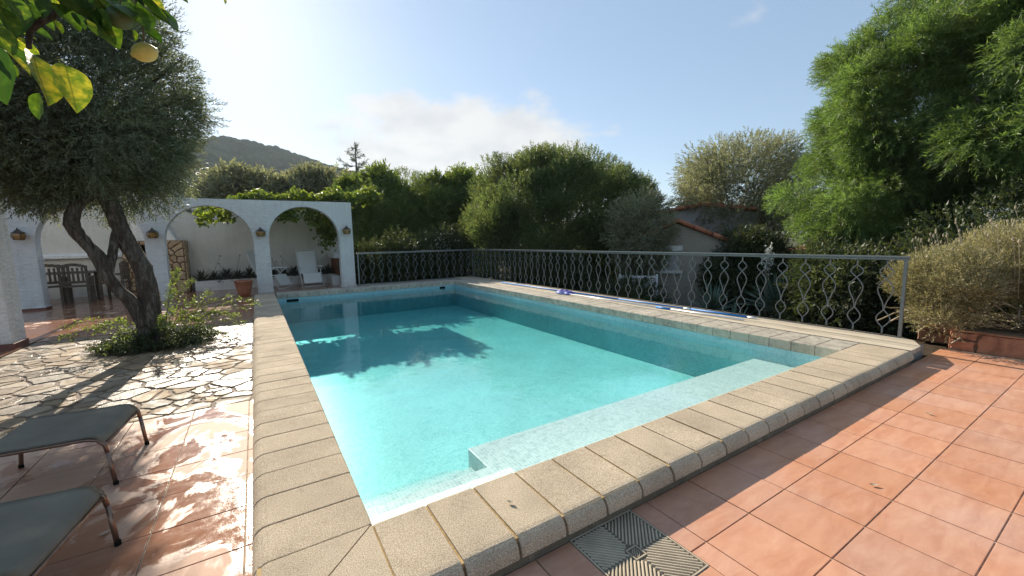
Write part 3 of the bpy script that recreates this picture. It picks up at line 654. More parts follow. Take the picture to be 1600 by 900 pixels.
# ------------------------------------------------------------ arcade
AY = 11.2; AT = .30; AZ = 2.44
def arcade(name, x_cols, bays, x0, x1, label, thick=AT):
    root = empty(name, (0, AY, 0)); tag(root, label, 'arcade')
    bm = bmesh.new(); NA = 28
    # wall above springing as front/back strips around each arch
    def strip(xa, za, xb, zb):  # column of wall between arch point and top
        pass
    prof = []  # bottom outline from x0 to x1
    xs = sorted(bays)
    cur = [(x0, -.06)]
    for (a, b, zs, rise) in xs:
        cur.append((a, -.06)); cur.append((a, zs)); c_ = (a+b)/2; r_ = (b-a)/2
        for k in range(1, NA): t_ = math.pi*(1-k/NA); cur.append((c_+math.cos(t_)*r_, zs+math.sin(t_)*rise))
        cur.append((b, zs)); cur.append((b, -.06))
    cur.append((x1, -.06)); 
    front = []; 
    for y in (0, thick):
        bot = [bm.verts.new((x, y, z)) for x, z in cur]; top = [bm.verts.new((x, y, AZ)) for x, z in cur]; front.append((bot, top))
    for i in range(len(cur)-1):
        isb = cur[i][1] <= -.05 and cur[i+1][1] <= -.05 and any(abs(cur[i][0]-a) < 1e-6 and abs(cur[i+1][0]-b) < 1e-6 for a, b, *_ in xs)
        if abs(cur[i][0]-cur[i+1][0]) < 1e-7:
            # jamb
            bm.faces.new((front[0][0][i], front[0][0][i+1], front[1][0][i+1], front[1][0][i])); continue
        for s_ in (0, 1): bm.faces.new((front[s_][0][i], front[s_][0][i+1], front[s_][1][i+1], front[s_][1][i]))
        bm.faces.new((front[0][0][i], front[0][0][i+1], front[1][0][i+1], front[1][0][i])); bm.faces.new((front[0][1][i], front[0][1][i+1], front[1][1][i+1], front[1][1][i]))
    for i in (0, len(cur)-1): bm.faces.new((front[0][0][i], front[0][1][i], front[1][1][i], front[1][0][i]))
    bmesh.ops.remove_doubles(bm, verts=bm.verts, dist=1e-5); bmesh.ops.recalc_face_normals(bm, faces=bm.faces)
    part('wall', bmesh_me('wall', bm), m_white, root)
    for (a, b) in x_cols:
        if a < -3: part('skirting', boxme('skirting', (a-.02, -.022, -.065), (b+.02, thick+.02, -.015), .004), m_skirt, root)
        part('column_foot', boxme('column_foot', (a-.015, -.015, -.014 if a < -3 else -.06), (b+.015, thick+.015, .012), .006), m_white, root)
    return root
cols = [(-6.9, -6.52), (-4.72, -4.35), (-2.56, -2.19), (-.355, .005), (1.79, 2.17)]
bays = [(-6.52, -4.72, 1.4, .88), (-4.35, -2.56, 1.4, .88), (-2.19, -.355, 1.4, .87), (.005, 1.79, 1.42, .87)]
arc = arcade('white_arcade', cols, bays, -8.5, 2.17, 'whitewashed arcade wall with round arches at the far end of the pool')
bw = empty('back_wall', (0, 13.9, 0)); tag(bw, 'tall white roughcast boundary wall behind the arcade', 'wall')
part('wall', boxme('wall', (-9, 0, WZ), (2.4, .25, 2.42)), m_white2, bw); part('ledge', prism('ledge', [(-.14, 1.0), (0, 1.0), (0, 1.13), (-.14, 1.07)], -9, -3.5, 0, lambda u, v, h: (h, u, v)), m_white, bw)  # sloped ledge added to catch sky light, standing in for a sunlit stripe
sw = empty('side_wall', (1.9, 11.55, -.065)); tag(sw, 'low brown brick wall with white shelf at the right end of the arcade', 'wall')
part('shelf', boxme('shelf', (-.1, .85, .84), (.3, 2.3, 1.0), .01), m_white, sw); part('brickwork', boxme('brickwork', (0, .9, 0), (.22, 2.3, .838)), m_brick, sw)
# pergola beams between arcade and back wall
pg = empty('pergola', (0, 11.5, 2.3)); tag(pg, 'wooden pergola beams spanning behind the arcade under the vine', 'pergola')
for x in (-6, -4.6, -3.2, -1.9, -.7, .5, 1.9): part('beam', boxme('beam', (x-.04, 0, -.04), (x+.04, 2.4, .05), .004), m_wood, pg)
# nearer column at the left frame edge and the beam it carries
nc = empty('near_column', (-3.37, 6.45, -.07)); tag(nc, 'white square column at the left edge of the picture, nearest to the crazy paving', 'column')
part('shaft', boxme('shaft', (-.2, -.2, .09), (.2, .2, 2.5), .012), m_white, nc); part('skirting', boxme('skirting', (-.215, -.215, 0), (.215, .215, .09), .004), m_skirt, nc); part('beam', boxme('beam', (-.2, -6.5, 2.501), (.2, 4.74, 2.8)), m_white, nc)

# lanterns
def lantern():
    root = empty('wall_lantern'); bm = bmesh.new(); n_ = 6
    prof = [(.165, 0), (.12, .018), (.07, .045), (.035, .08), (.012, .105), (0.008, .13)]; rings = []
    for r_, z in prof: rings.append([bm.verts.new((r_*math.cos(2*math.pi*k/n_), r_*.8*math.sin(2*math.pi*k/n_), z+(.012 if z == 0 else 0))) for k in range(n_)])
    for a, b in zip(rings[:-1], rings[1:]):
        for k in range(n_): bm.faces.new((a[k], a[(k+1) % n_], b[(k+1) % n_], b[k]))
    bm.faces.new(rings[0][::-1]); bm.faces.new(rings[-1]); part('roof', bmesh_me('roof', bm), m_copper, root)
    bm = bmesh.new(); rings = []
    for r_, z in ((.075, -.115), (.092, -.09), (.105, -.045), (.098, 0.004)): rings.append([bm.verts.new((r_*math.cos(2*math.pi*k/n_), r_*.8*math.sin(2*math.pi*k/n_), z)) for k in range(n_)])
    for a, b in zip(rings[:-1], rings[1:]):
        for k in range(n_): bm.faces.new((a[k], a[(k+1) % n_], b[(k+1) % n_], b[k]))
    bm.faces.new(rings[0][::-1]); part('amber_glass', bmesh_me('amber_glass', bm), m_amber, root)
    bm = bmesh.new()
    for k in range(n_): c_, s_ = math.cos(2*math.pi*k/n_), math.sin(2*math.pi*k/n_)*.8; tube(bm, [(.078*c_, .078*s_, -.117), (.095*c_, .095*s_, -.09), (.108*c_, .108*s_, -.045), (.101*c_, .101*s_, 0)], .005, 5)
    for r_, z in ((.08, -.12), (.097, -.09), (.108, -.05)): tube(bm, [(r_*math.cos(2*math.pi*k/n_), r_*.8*math.sin(2*math.pi*k/n_), z) for k in range(n_+1)], .005, 5)
    box(bm, (-.02, .06, -.05), (.02, .14, -.02)); box(bm, (-.04, .13, -.09), (.04, .142, .05))
    part('frame', bmesh_me('frame', bm), m_copper, root); return root
L0 = lantern(); labs = ['pagoda roofed copper wall lantern on the left column, beside the wooden dining set', 'pagoda roofed wall lantern on the column behind the olive trunk', 'pagoda roofed wall lantern on the column at the end of the left coping', 'pagoda roofed wall lantern on the rightmost arcade column beside the hedge']
for i, (x, z) in enumerate(((-4.53, 1.59), (-2.37, 1.59), (-.175, 1.60), (1.98, 1.64))):
    o = L0 if i == 0 else copy_tree(L0); o.location = (x, AY-.142, z); o['label'] = labs[i]; o['category'] = 'lantern'; o['group'] = 'lanterns on the arcade columns'

# ------------------------------------------------------------ behind the arcade
pl = empty('planting_bed', (0, 13.2, -.065)); tag(pl, 'low white walled planting bed along the foot of the back wall', 'planter')
part('front_wall', boxme('front_wall', (-1.9, 0, 0), (1.88, .1, .30), .01), m_white, pl); part('side_wall', boxme('side_wall', (1.65, -1.1, 0), (1.88, -.001, .30), .01), m_white, pl); part('soil', boxme('soil', (-1.9, .1, 0), (1.88, .69, .26)), m_soil, pl)
def rosette(name, loc, n_, L_, wd, up, mat, label, cat, group, seed=0):
    r_ = np.random.default_rng(seed); a = np.arange(n_)*2.4; el = np.linspace(up, .25, n_)+r_.normal(0, .08, n_)
    V = []; F = []
    for i in range(n_):
        d = np.array([math.cos(a[i])*math.cos(el[i]), math.sin(a[i])*math.cos(el[i]), math.sin(el[i])]); s_ = np.array([-math.sin(a[i]), math.cos(a[i]), 0]); l_ = L_*r_.uniform(.75, 1.1); nn = np.cross(d, s_)
        k = len(V)
        for t_, wf, dz in ((0, .5, 0), (.3, 1, 0), (.65, .75, -.03), (1, .03, -.1)):
            c_ = d*l_*t_+np.array([0, 0, dz*l_*2.2*(1 if up < 1.2 else .5)])
            V += [c_+s_*wd*wf/2, c_-nn*wd*.18*wf*(-1), c_-s_*wd*wf/2]
        for j in range(3):
            b = k+j*3; F += [(b, b+1, b+4, b+3), (b+1, b+2, b+5, b+4)]
    o = link(name, npmesh(name, V, F), mat, None, loc); tag(o, label, cat, group); return o
SL = ['dark spiky succulent rosette, first from the barbecue in the low bed', 'dark spiky succulent rosette, second from the barbecue in the low bed', 'dark spiky succulent rosette, third from the barbecue, seen through the middle arch', 'dark spiky succulent rosette behind and above the terracotta pot', 'dark spiky succulent rosette just left of the column at the coping end', 'dark spiky succulent rosette hidden partly behind the column at the coping end', 'dark spiky succulent rosette at the left side of the right arch', 'dark spiky succulent rosette behind the half hidden reclining chair', 'dark spiky succulent rosette left of the whole reclining chair backrest', 'dark spiky succulent rosette right of the whole reclining chair backrest', 'dark spiky succulent rosette in the corner by the brick side wall']
succ_x = [-1.75, -1.45, -1.15, -.85, -.55, -.2, .1, .4, .7, 1.5, 1.72]
for i, x in enumerate(succ_x):
    rosette('succulent', (x, 13.42+(i % 3)*.12, .24), 30, .34 if i % 2 else .42, .05, 1.4, l_succ, SL[i], 'succulent', 'succulents along the back wall', i)
P = np.stack([rng.uniform(-1.85, 1.85, 1500), rng.uniform(13.18, 13.75, 1500), rng.uniform(.17, .28, 1500)], 1); tag(foliage('ground_cover', [sprigs(P, unit(rng.normal(0, .6, P.shape)+[0, -.3, .8]), .07, 6, .035, .02, .9)], l_succ), 'greyish ground cover filling the low bed behind the arcade', 'ground cover', kind='stuff')
bm = bmesh.new()
stalk = [((-1.5, 13.5), (-1.25, .95)), ((-.9, 13.5), (-.75, .95)), ((-1.0, 13.5), (-1.3, .72)), ((.35, 13.5), (.1, .8)), ((.45, 13.5), (.2, .72)), ((.5, 13.5), (.38, .7)), ((.9, 13.45), (.35, .88)), ((-.6, 13.5), (-.42, .9))]
for (x, y), (x2, z2) in stalk:
    tube(bm, [(x, y, .2), ((x+x2)/2-.03, y, z2*.6), (x2, y-.05, z2)], .006, 4)
    bmesh.ops.create_icosphere(bm, subdivisions=1, radius=.022, matrix=Matrix.Translation((x2, y-.05, z2)))
tag(link('flower_stalk', bmesh_me('flower_stalk', bm), m_twig), 'thin dry flower stalks leaning out of the bed by the back wall', 'flower stalks', kind='stuff')
def deck_chair(loc, rz, label):
    root = empty('reclining_chair', loc, rz); tag(root, label, 'chair', 'white reclining chairs under the arcade'); W_ = .27
    part('seat', prism('seat', [(-.28, .36), (.24, .40), (.245, .425), (-.28, .385)], -W_, W_, 0, lambda u, v, h: (h, -u, v)), m_fabric, root)
    part('backrest', prism('backrest', [(-.28, .40), (-.26, .39), (-.56, 1.08), (-.58, 1.07)], -W_+.02, W_-.02, 0, lambda u, v, h: (h, -u, v)), m_fabric, root)
    part('leg_rest', prism('leg_rest', [(.25, .42), (.245, .40), (.40, .12), (.42, .125)], -W_+.02, W_-.02, 0, lambda u, v, h: (h, -u, v)), m_fabric, root)
    bm = bmesh.new()
    tube(bm, smoothline([(-W_, .27, .38), (-W_, .42, .7), (-W_, .575, 1.06), (-W_+.04, .6, 1.12), (W_-.04, .6, 1.12), (W_, .575, 1.06), (W_, .42, .7), (W_, .27, .38)], 3), .012, 6); part('back_frame', bmesh_me('back_frame', bm), m_white_metal, root)
    for s_ in (-1, 1):
        bm = bmesh.new(); x = s_*(W_+.03); tube(bm, [(x, .36, 0), (x, .1, .35), (x, -.26, .62), (x, -.3, .6)], .012, 6); part('leg', bmesh_me('leg', bm), m_white_metal, root)
        bm = bmesh.new(); tube(bm, [(x, -.4, 0), (x, -.2, .3), (x, .12, .62)], .012, 6); part('leg', bmesh_me('leg', bm), m_white_metal, root)
        part('armrest', boxme('armrest', (x-.025, -.3, .61), (x+.025, .3, .635), .008), m_white_metal, root)
    bm = bmesh.new(); tube(bm, [(-W_, -.4, .02), (W_, -.4, .02)], .012, 6); part('stretcher', bmesh_me('stretcher', bm), m_white_metal, root)
    return root
deck_chair((1.08, 12.55, -.065), R(4), 'white reclining chair facing the pool, seen whole through the right arch')
deck_chair((.05, 12.5, -.065), R(52), 'white reclining chair half hidden by the column at the end of the left coping')
# terracotta pot
bm = bmesh.new(); rings = []
for r_, z in ((.12, 0), (.15, .1), (.185, .25), (.2, .36), (.215, .365), (.215, .41), (.19, .41), (.18, .36)): rings.append([bm.verts.new((r_*math.cos(2*math.pi*k/24), r_*math.sin(2*math.pi*k/24), z)) for k in range(24)])
for a, b in zip(rings[:-1], rings[1:]):
    for k in range(24): bm.faces.new((a[k], a[(k+1) % 24], b[(k+1) % 24], b[k])).smooth = True
bm.faces.new(rings[0][::-1]); bm.faces.new(rings[-1])
pr = empty('plant_pot', (-.66, 11.0, -.068)); tag(pr, 'round terracotta pot standing just left of the arcade column at the coping end', 'pot'); part('bowl', bmesh_me('bowl', bm), m_pot, pr); part('soil', boxme('soil', (-.12, -.12, .3), (.12, .12, .37)), m_soil, pr)
# barbecue with stone cladding
def cladding(root, x0, x1, z0, z1, n_, seed, mat, axis, hole=None, th=.03, gap=.012):
    for poly in voronoi(x0, x1, z0, z1, n_, seed):
        if len(poly) < 3: continue
        q = shrink(poly, gap)
        if not q: continue
        cx_ = sum(p[0] for p in q)/len(q); cz_ = sum(p[1] for p in q)/len(q)
        if hole and hole[0] < cx_ < hole[1] and hole[2] < cz_ < hole[3]: continue
        part('stone', prism('stone', q, 0, th+random.uniform(0, .012), .01, axis), mat, root)
bb = empty('barbecue', (-2.73, 13.2, -.065)); tag(bb, 'built-in stone faced barbecue with dark opening against the back wall', 'barbecue')
part('core', boxme('core', (-.66, 0, 0), (-.28, .69, 1.5)), m_joint, bb); part('core', boxme('core', (.22, 0, 0), (.66, .69, 1.5)), m_joint, bb); part('lintel', boxme('lintel', (-.279, 0, 1.38), (.219, .69, 1.5)), m_joint, bb); part('base', boxme('base', (-.279, 0, 0), (.219, .69, .35)), m_joint, bb); part('opening', boxme('opening', (-.279, .35, .351), (.219, .68, 1.379)), m_black, bb)
for (a, b, c_, d_, n_) in ((-.66, -.28, 0, 1.5, 18), (.22, .66, 0, 1.5, 20), (-.28, .22, 0, .35, 6), (-.28, .22, 1.385, 1.5, 3)): cladding(bb, a, b, c_, d_, n_, int(a*100+d_*10)+200, m_clad, lambda u, v, h: (u, -h, v))
cladding(bb, 0, .69, 0, 1.5, 26, 77, m_clad, lambda u, v, h: (.66+h, u, v))
part('hood', prism('hood', [(-.6, 1.502), (.5, 1.502), (.1, 2.35), (-.25, 2.35)], .1, .68, 0, lambda u, v, h: (u, h, v)), m_white, bb)
# wooden dining set
def wchair(loc, rz, label, wd=.5, arm=True, name='wooden_chair'):
    root = empty(name, loc, rz); tag(root, label, 'bench' if name != 'wooden_chair' else 'chair', None if name != 'wooden_chair' else 'wooden chairs round the outdoor table'); h = wd/2
    part('seat', boxme('seat', (-h, -.22, .41), (h, .22, .44), .006), m_wood, root)
    for x in (-h, h-.05): part('leg', boxme('leg', (x, .19, 0), (x+.05, .24, .92), .006), m_wood, root); part('leg', boxme('leg', (x, -.24, 0), (x+.05, -.19, .62), .006), m_wood, root)
    bm = bmesh.new(); n_ = 9; 
    for k in range(n_):
        xa = -h+.05+(wd-.1)*k/n_; xb = -h+.05+(wd-.1)*(k+1)/n_; za = .86+.05*math.sin(math.pi*(k+.5)/n_); box(bm, (xa, .195, za), (xb+.0005, .235, za+.07))
    part('top_rail', bmesh_me('top_rail', bm), m_wood, root); part('lower_rail', boxme('lower_rail', (-h+.051, .2, .5), (h-.051, .23, .56)), m_wood, root)
    n_ = int(wd/.085); sl = boxme('slat', (-.02, .205, .56), (.02, .225, .87))
    for k in range(n_): part('slat', sl, m_wood, root, (-h+.05+(wd-.1)*(k+.5)/n_, 0, 0))
    for x in (-h, h-.06): part('armrest', boxme('armrest', (x, -.26, .62), (x+.06, .19, .65), .006), m_wood, root)
    return root
wchair((-4.02, 12.05, -.06), R(-178), 'dark wooden slatted armchair standing centrally at the near side of the outdoor table')
wchair((-4.72, 12.2, -.06), R(-150), 'dark wooden bench with curved slatted back, left of the armchair under the arcade', 1.0, name='wooden_bench')
wchair((-3.5, 12.75, -.06), R(-95), 'dark wooden armchair at the right end of the table, behind the olive trunks')
wchair((-6.0, 12.6, -.06), R(100), 'dark wooden armchair glimpsed left of the leftmost lantern column')
tb = empty('wooden_table', (-4.6, 12.85, -.06)); tag(tb, 'dark wooden outdoor dining table behind the slatted chairs', 'table')
part('table_top', boxme('table_top', (-.9, -.35, .70), (.75, .4, .74), .006), m_wood, tb)
for x in (-.8, .62): 
    for y in (-.28, .3): part('leg', boxme('leg', (x, y, 0), (x+.07, y+.07, .699)), m_wood, tb)

# ------------------------------------------------------------ railings
def bal_curve():
    H0, H1 = 0.0, .90
    pts = []
    def lobe(z0, z1, w_, peak, n_=9):
        for k in range(n_+1):
            t_ = k/n_; s_ = t_**(math.log(.5)/math.log(peak)); pts.append((w_*math.sin(math.pi*s_)**1.15+.004, z0+(z1-z0)*t_))
    lobe(.09, .30, .062, .5); lobe(.31, .675, .068, .66, 12); lobe(.685, .835, .06, .5)
    return pts
def baluster_me():
    bm = bmesh.new(); c_ = bal_curve()
    for s_ in (-1, 1): tube(bm, [(s_*x, 0, z) for x, z in c_], .0072, 5, False)
    tube(bm, [(0, 0, 0), (0, 0, .092)], .0105, 6); tube(bm, [(0, 0, .83), (0, 0, .905)], .0105, 6); tube(bm, [(0, 0, .29), (0, 0, .325)], .011, 6)
    return bmesh_me('baluster', bm)
bal = baluster_me()
def railing(p0, p1, n_, label, posts, sp0):
    v = Vector(p1)-Vector(p0); L_ = v.length; rz = math.atan2(v.y, v.x); root = empty('railing', p0, rz); tag(root, label, 'railing', None)
    bm = bmesh.new(); box(bm, (-.03, -.022, .905), (L_, .022, .925), .003); box(bm, (-.03, -.028, .932), (L_, .028, .952), .005); box(bm, (-.02, -.012, .9245), (L_-.01, .012, .9325)); part('top_rail', bmesh_me('top_rail', bm), m_metal, root)
    part('bottom_rail', boxme('bottom_rail', (0, -.006, -.004), (L_, .006, .002)), m_metal, root)
    for i in range(n_): part('baluster', bal, m_metal, root, (sp0+(L_-2*sp0)*i/(n_-1), 0, 0))
    for x in posts: part('post', boxme('post', (x-.016, -.016, 0), (x+.016, .016, .905), .002), m_metal, root)
railing((6.03, -.17, .012), (6.03, 11.05, .012), 39, 'long grey wrought iron railing with looped balusters along the right side of the pool', (0.0, 11.2), .165)
railing((2.24, 11.05, .005), (6.0, 11.05, .005), 14, 'grey wrought iron railing with looped balusters across the far end of the pool', (0.0,), .13)

# ------------------------------------------------------------ poles and net
bm = bmesh.new(); tube(bm, [(5.62, 8.4, .028), (5.75, 4.0, .026)], .016, 8); o1 = empty('pool_pole', (0, 0, 0)); tag(o1, 'long blue telescopic pool pole lying on the ledge nearest the railing', 'pole'); part('shaft', bmesh_me('shaft', bm), m_blue, o1)
bm = bmesh.new(); tube(bm, [(5.75, 4.0, .026), (5.80, 2.55, .024)], .014, 8); part('joint_sleeve', bmesh_me('joint_sleeve', bm), m_blue, o1)
bm = bmesh.new(); tube(bm, [(5.801, 2.55, .024), (5.805, 2.43, .024)], .02, 8); tube(bm, [(5.845, 1.5, .022), (5.85, 1.38, .022)], .016, 8); part('collar', bmesh_me('collar', bm), m_alu, o1)
bm = bmesh.new(); tube(bm, [(5.805, 2.43, .024), (5.845, 1.5, .022)], .015, 8); part('inner_shaft', bmesh_me('inner_shaft', bm), m_blue, o1)
o2 = empty('pool_pole', (0, 0, 0)); tag(o2, 'long white aluminium pool pole with blue sleeve lying on the ledge nearest the water', 'pole')
bm = bmesh.new(); tube(bm, [(5.50, 5.3, .024), (5.55, 2.9, .022)], .012, 8); tube(bm, [(5.555, 2.65, .022), (5.60, 1.42, .022)], .013, 8); part('shaft', bmesh_me('shaft', bm), m_alu, o2)
bm = bmesh.new(); tube(bm, [(5.55, 2.92, .023), (5.556, 2.64, .023)], .018, 8); part('sleeve', bmesh_me('sleeve', bm), m_blue, o2)
bm = bmesh.new(); bmesh.ops.create_uvsphere(bm, u_segments=26, v_segments=14, radius=1)
for v in bm.verts: v.co = Vector((v.co.x*.12*(1+.3*math.sin(v.co.y*7)), v.co.y*.30, max(0, v.co.z)*.06*(1+.5*math.sin(v.co.x*9+v.co.y*13))))
nb = empty('leaf_net', (5.56, 5.45, .012)); tag(nb, 'crumpled dark blue leaf net lying at the end of the pool poles', 'net'); part('bag', bmesh_me('bag', bm, True), m_net, nb)
bm = bmesh.new(); tube(bm, [(.13*math.cos(a*.4)*1.1, .31*math.sin(a*.4), .012) for a in range(17)], .008, 5); part('rim', bmesh_me('rim', bm), m_blue, nb)

# ------------------------------------------------------------ footstools
def stool(loc, rz, label):
    root = empty('footstool', loc, rz); tag(root, label, 'footstool', 'grey sling footstools on the wet terracotta'); H_ = .285; hw, hd = .285, .26
    def arc_(y, off=0): return [(-hw-.012, y, 0), (-hw+.005, y, H_-.09), (-hw+.012, y, H_-.045+off), (-hw+.04, y, H_-.012+off), (-hw+.09, y, H_+off), (-hw*.4, y, H_-.002+off), (hw*.4, y, H_-.002+off), (hw-.09, y, H_+off), (hw-.04, y, H_-.012+off), (hw-.012, y, H_-.045+off), (hw-.005, y, H_-.09), (hw+.012, y, 0)]
    for y in (-hd, hd):
        bm = bmesh.new(); tube(bm, arc_(y)[1:-1], .011, 8); part('frame_bar', bmesh_me('frame_bar', bm), m_leg, root)
        for k in (0, -1):
            bm = bmesh.new(); a = arc_(y); p = [a[0], a[1]] if k == 0 else [a[-1], a[-2]]; tube(bm, p, .011, 8); part('leg', bmesh_me('leg', bm), m_leg, root)
            bm = bmesh.new(); tube(bm, [(p[0][0], y, -.002), (p[0][0], y, .02)], .013, 8); part('foot_cap', bmesh_me('foot_cap', bm), m_black, root)
    for s_ in (-1, 1):
        bm = bmesh.new(); tube(bm, [(s_*(hw-.016), -hd, H_-.05), (s_*(hw-.016), hd, H_-.05)], .009, 8); part('cross_bar', bmesh_me('cross_bar', bm), m_leg, root)
    bm = bmesh.new(); rings = []; pr_ = smoothline(arc_(0, .013)[2:-2], 3); n_ = 10
    for j in range(n_+1):
        y = -hd-.012+(2*hd+.024)*j/n_; sag = -.006*math.sin(math.pi*j/n_); rings.append([bm.verts.new((p[0], y, p[2]+sag)) for p in pr_])
    for a, b in zip(rings[:-1], rings[1:]):
        for k in range(len(a)-1): bm.faces.new((a[k], a[k+1], b[k+1], b[k])).smooth = True
    bmesh.ops.solidify(bm, geom=bm.faces[:], thickness=.005); sl = bmesh_me('sling', bm, True); part('sling', sl, m_sling, root); return root
stool((-1.385, 1.52, -.066), R(-5), 'grey mesh footstool with bronze legs, the one farther from the camera')
stool((-1.30, .37, -.066), R(-8), 'grey mesh footstool with bronze legs, cut off by the lower left picture corner')

TRI = True
# ------------------------------------------------------------ stone planter and lavender on the right
sp_ = empty('stone_planter', (6.42, -.5, -.14)); tag(sp_, 'raised planter faced with reddish crazy stone at the right end of the terrace', 'planter')
part('core', boxme('core', (.03, -3.2, 0), (1.9, -.03, .235)), m_joint, sp_); part('core', boxme('core', (.35, -.029, 0), (1.9, .35, .235)), m_joint, sp_)
cladding(sp_, -3.2, -.0, 0, .24, 13, 31, m_clad2, lambda u, v, h: (.03-h, u, v), gap=.007, th=.02); cladding(sp_, 0.0, .36, 0, .24, 3, 32, m_clad2, lambda u, v, h: (u, -.03+h, v), gap=.007, th=.02); cladding(sp_, 0.0, .35, 0, .24, 2, 33, m_clad2, lambda u, v, h: (.35-h, u, v), gap=.007, th=.02)
part('skirting', boxme('skirting', (-.03, -3.2, 0), (-.022, .02, .02)), m_grout, sp_); part('rim', boxme('rim', (-.01, -3.2, .236), (.10, .0, .25), .003), m_clad2, sp_); part('soil', boxme('soil', (.4, -3.1, .2), (1.85, .3, .24)), m_soil, sp_)
tag(link('earth_strip', boxme('earth_strip', (6.045, -.43, WZ), (6.9, 1.2, -.17)), m_soil), kind='structure')
def lavender():
    root = empty('lavender_bush', (7.3, -.6, .1)); tag(root, 'sprawling dried lavender bush with straw coloured flower spikes above the stone planter', 'lavender')
    r_ = np.random.default_rng(21); VF = []
    for c_, rad, n_ in (((.35, -.25, .58), (.95, .85, .66), 10500), ((-.05, -1.35, .45), (.85, .9, .55), 6500), ((-.62, .22, .52), (.62, .5, .40), 3800), ((-.75, .2, .15), (.35, .3, .3), 900)):
        P, D = crown_pts(c_, rad, n_, 75, .2, -.5, .2, 5); D = unit(D+[0, 0, .7]); VF.append(sprigs(P, D, .14, 9, .034, .0085, .55, stem=.0015))
    foliage('foliage', VF, l_lav, root)
    bm = bmesh.new()
    for k in range(230):
        a = random.uniform(0, 6.28); q = random.random()**.5; x = .1+math.cos(a)*.85*q; y = -.6+math.sin(a)*1.25*q; h = .98+.36*random.random()-.42*q*q; dx, dy = math.cos(a)*.12+random.uniform(-.05, .05), math.sin(a)*.14; z0 = .6*(1-q*q)+.2
        tube(bm, [(x, y, z0), (x+dx*.4, y+dy*.4, (z0+h)/2+.1), (x+dx, y+dy, h+.12)], .0028, 3, False)
        bmesh.ops.create_icosphere(bm, subdivisions=1, radius=.013, matrix=Matrix.Translation((x+dx, y+dy, h+.13)) @ Matrix.Diagonal((.8, .8, 1.9, 1)))
    o = part('flower_spike', bmesh_me('flower_spike', bm), m_dtwig, root); o['kind'] = 'stuff'
    bm = bmesh.new()
    for k in range(90):
        a = random.uniform(1.8, 4.6); s0 = Vector((random.uniform(-.1, .3), random.uniform(-1.4, .6), .05)); e = s0+Vector((math.cos(a)*random.uniform(.5, 1.0), math.sin(a)*.4, random.uniform(-.18, .3))); tube(bm, smoothline([s0, s0.lerp(e, .4)+Vector((0, 0, random.uniform(-.08, .15))), s0.lerp(e, .75)+Vector((random.uniform(-.06, .06), random.uniform(-.06, .06), 0)), e], 2), [.009]*6+[.005], 4, False)
    o = part('branch', bmesh_me('branch', bm), m_dtwig, root); o['kind'] = 'stuff'
lavender()

# ------------------------------------------------------------ olive tree on the left
TRI = True
def big_olive():
    b = Vector((-1.64, 5.4, -.09)); root = empty('olive_tree', b); tag(root, 'old olive tree with twisted twin trunks growing out of the crazy paving', 'olive tree')
    def l(p): return Vector(p)-b
    lm = [([l((-1.62, 5.4, -.2)), l((-1.62, 5.4, .1)), l((-1.61, 5.4, .33)), l((-1.60, 5.42, .66)), l((-1.63, 5.42, .98)), l((-1.74, 5.42, 1.3)), l((-1.82, 5.42, 1.65)), l((-1.91, 5.42, 2.12)), l((-1.8, 5.5, 2.6)), l((-1.6, 5.6, 3.2))], [.18, .135, .12, .105, .098, .092, .086, .08, .05, .03]),
          ([l((-1.66, 5.36, .22)), l((-1.76, 5.33, .55)), l((-1.91, 5.30, .80)), l((-2.0, 5.3, 1.12)), l((-2.12, 5.3, 1.35)), l((-2.20, 5.3, 1.55)), l((-2.14, 5.3, 1.77)), l((-2.0, 5.34, 1.98)), l((-1.97, 5.4, 2.3)), l((-2.3, 5.5, 2.8)), l((-2.6, 5.5, 3.3))], [.09, .075, .068, .072, .062, .076, .064, .052, .04, .03, .02]),
          ([l((-1.94, 5.30, .96)), l((-1.88, 5.35, 1.2)), l((-1.83, 5.42, 1.5))], [.055, .045, .045])]
    rd = random.Random(3)
    for k in range(16):
        a = k*2.4; e = Vector((-1.9+math.cos(a)*rd.uniform(.6, 1.1), 5.5+math.sin(a)*rd.uniform(.6, 1.1), rd.uniform(2.2, 3.9))); s0 = Vector((-1.9, 5.42, rd.uniform(1.9, 2.6))); lm.append(([l(s0), l(s0.lerp(e, .5)+Vector((rd.uniform(-.1, .1), rd.uniform(-.1, .1), .1))), l(e)], [.04, .024, .008]))
    part('trunk', limb_mesh('trunk', lm[:3], 18, .15), m_bark, root); part('branches', limb_mesh('branches', lm[3:], 7, .1), m_bark, root)
    P, D = crown_pts((-1.97+1.64, .1, 3.25), (1.24, 1.2, 1.5), 19500, 95, .22, -.95, .3, 8, .86)
    P2, D2 = crown_pts((-2.5+1.64, .15, 2.65), (.95, .9, .75), 4500, 30, .33, -.9, .15, 9); P = np.concatenate([P, P2]); D = np.concatenate([D, D2])
    k = P[:, 2] > 1.72+.12*np.sin(P[:, 0]*5)+.25*np.clip(np.abs(P[:, 0]+.3)-.6, 0, 1); P, D = P[k], D[k]
    foliage('crown', [sprigs(P, D, .18, 10, .052, .0125, .65, .12, .002)], l_olive, root)
big_olive()
TRI = False
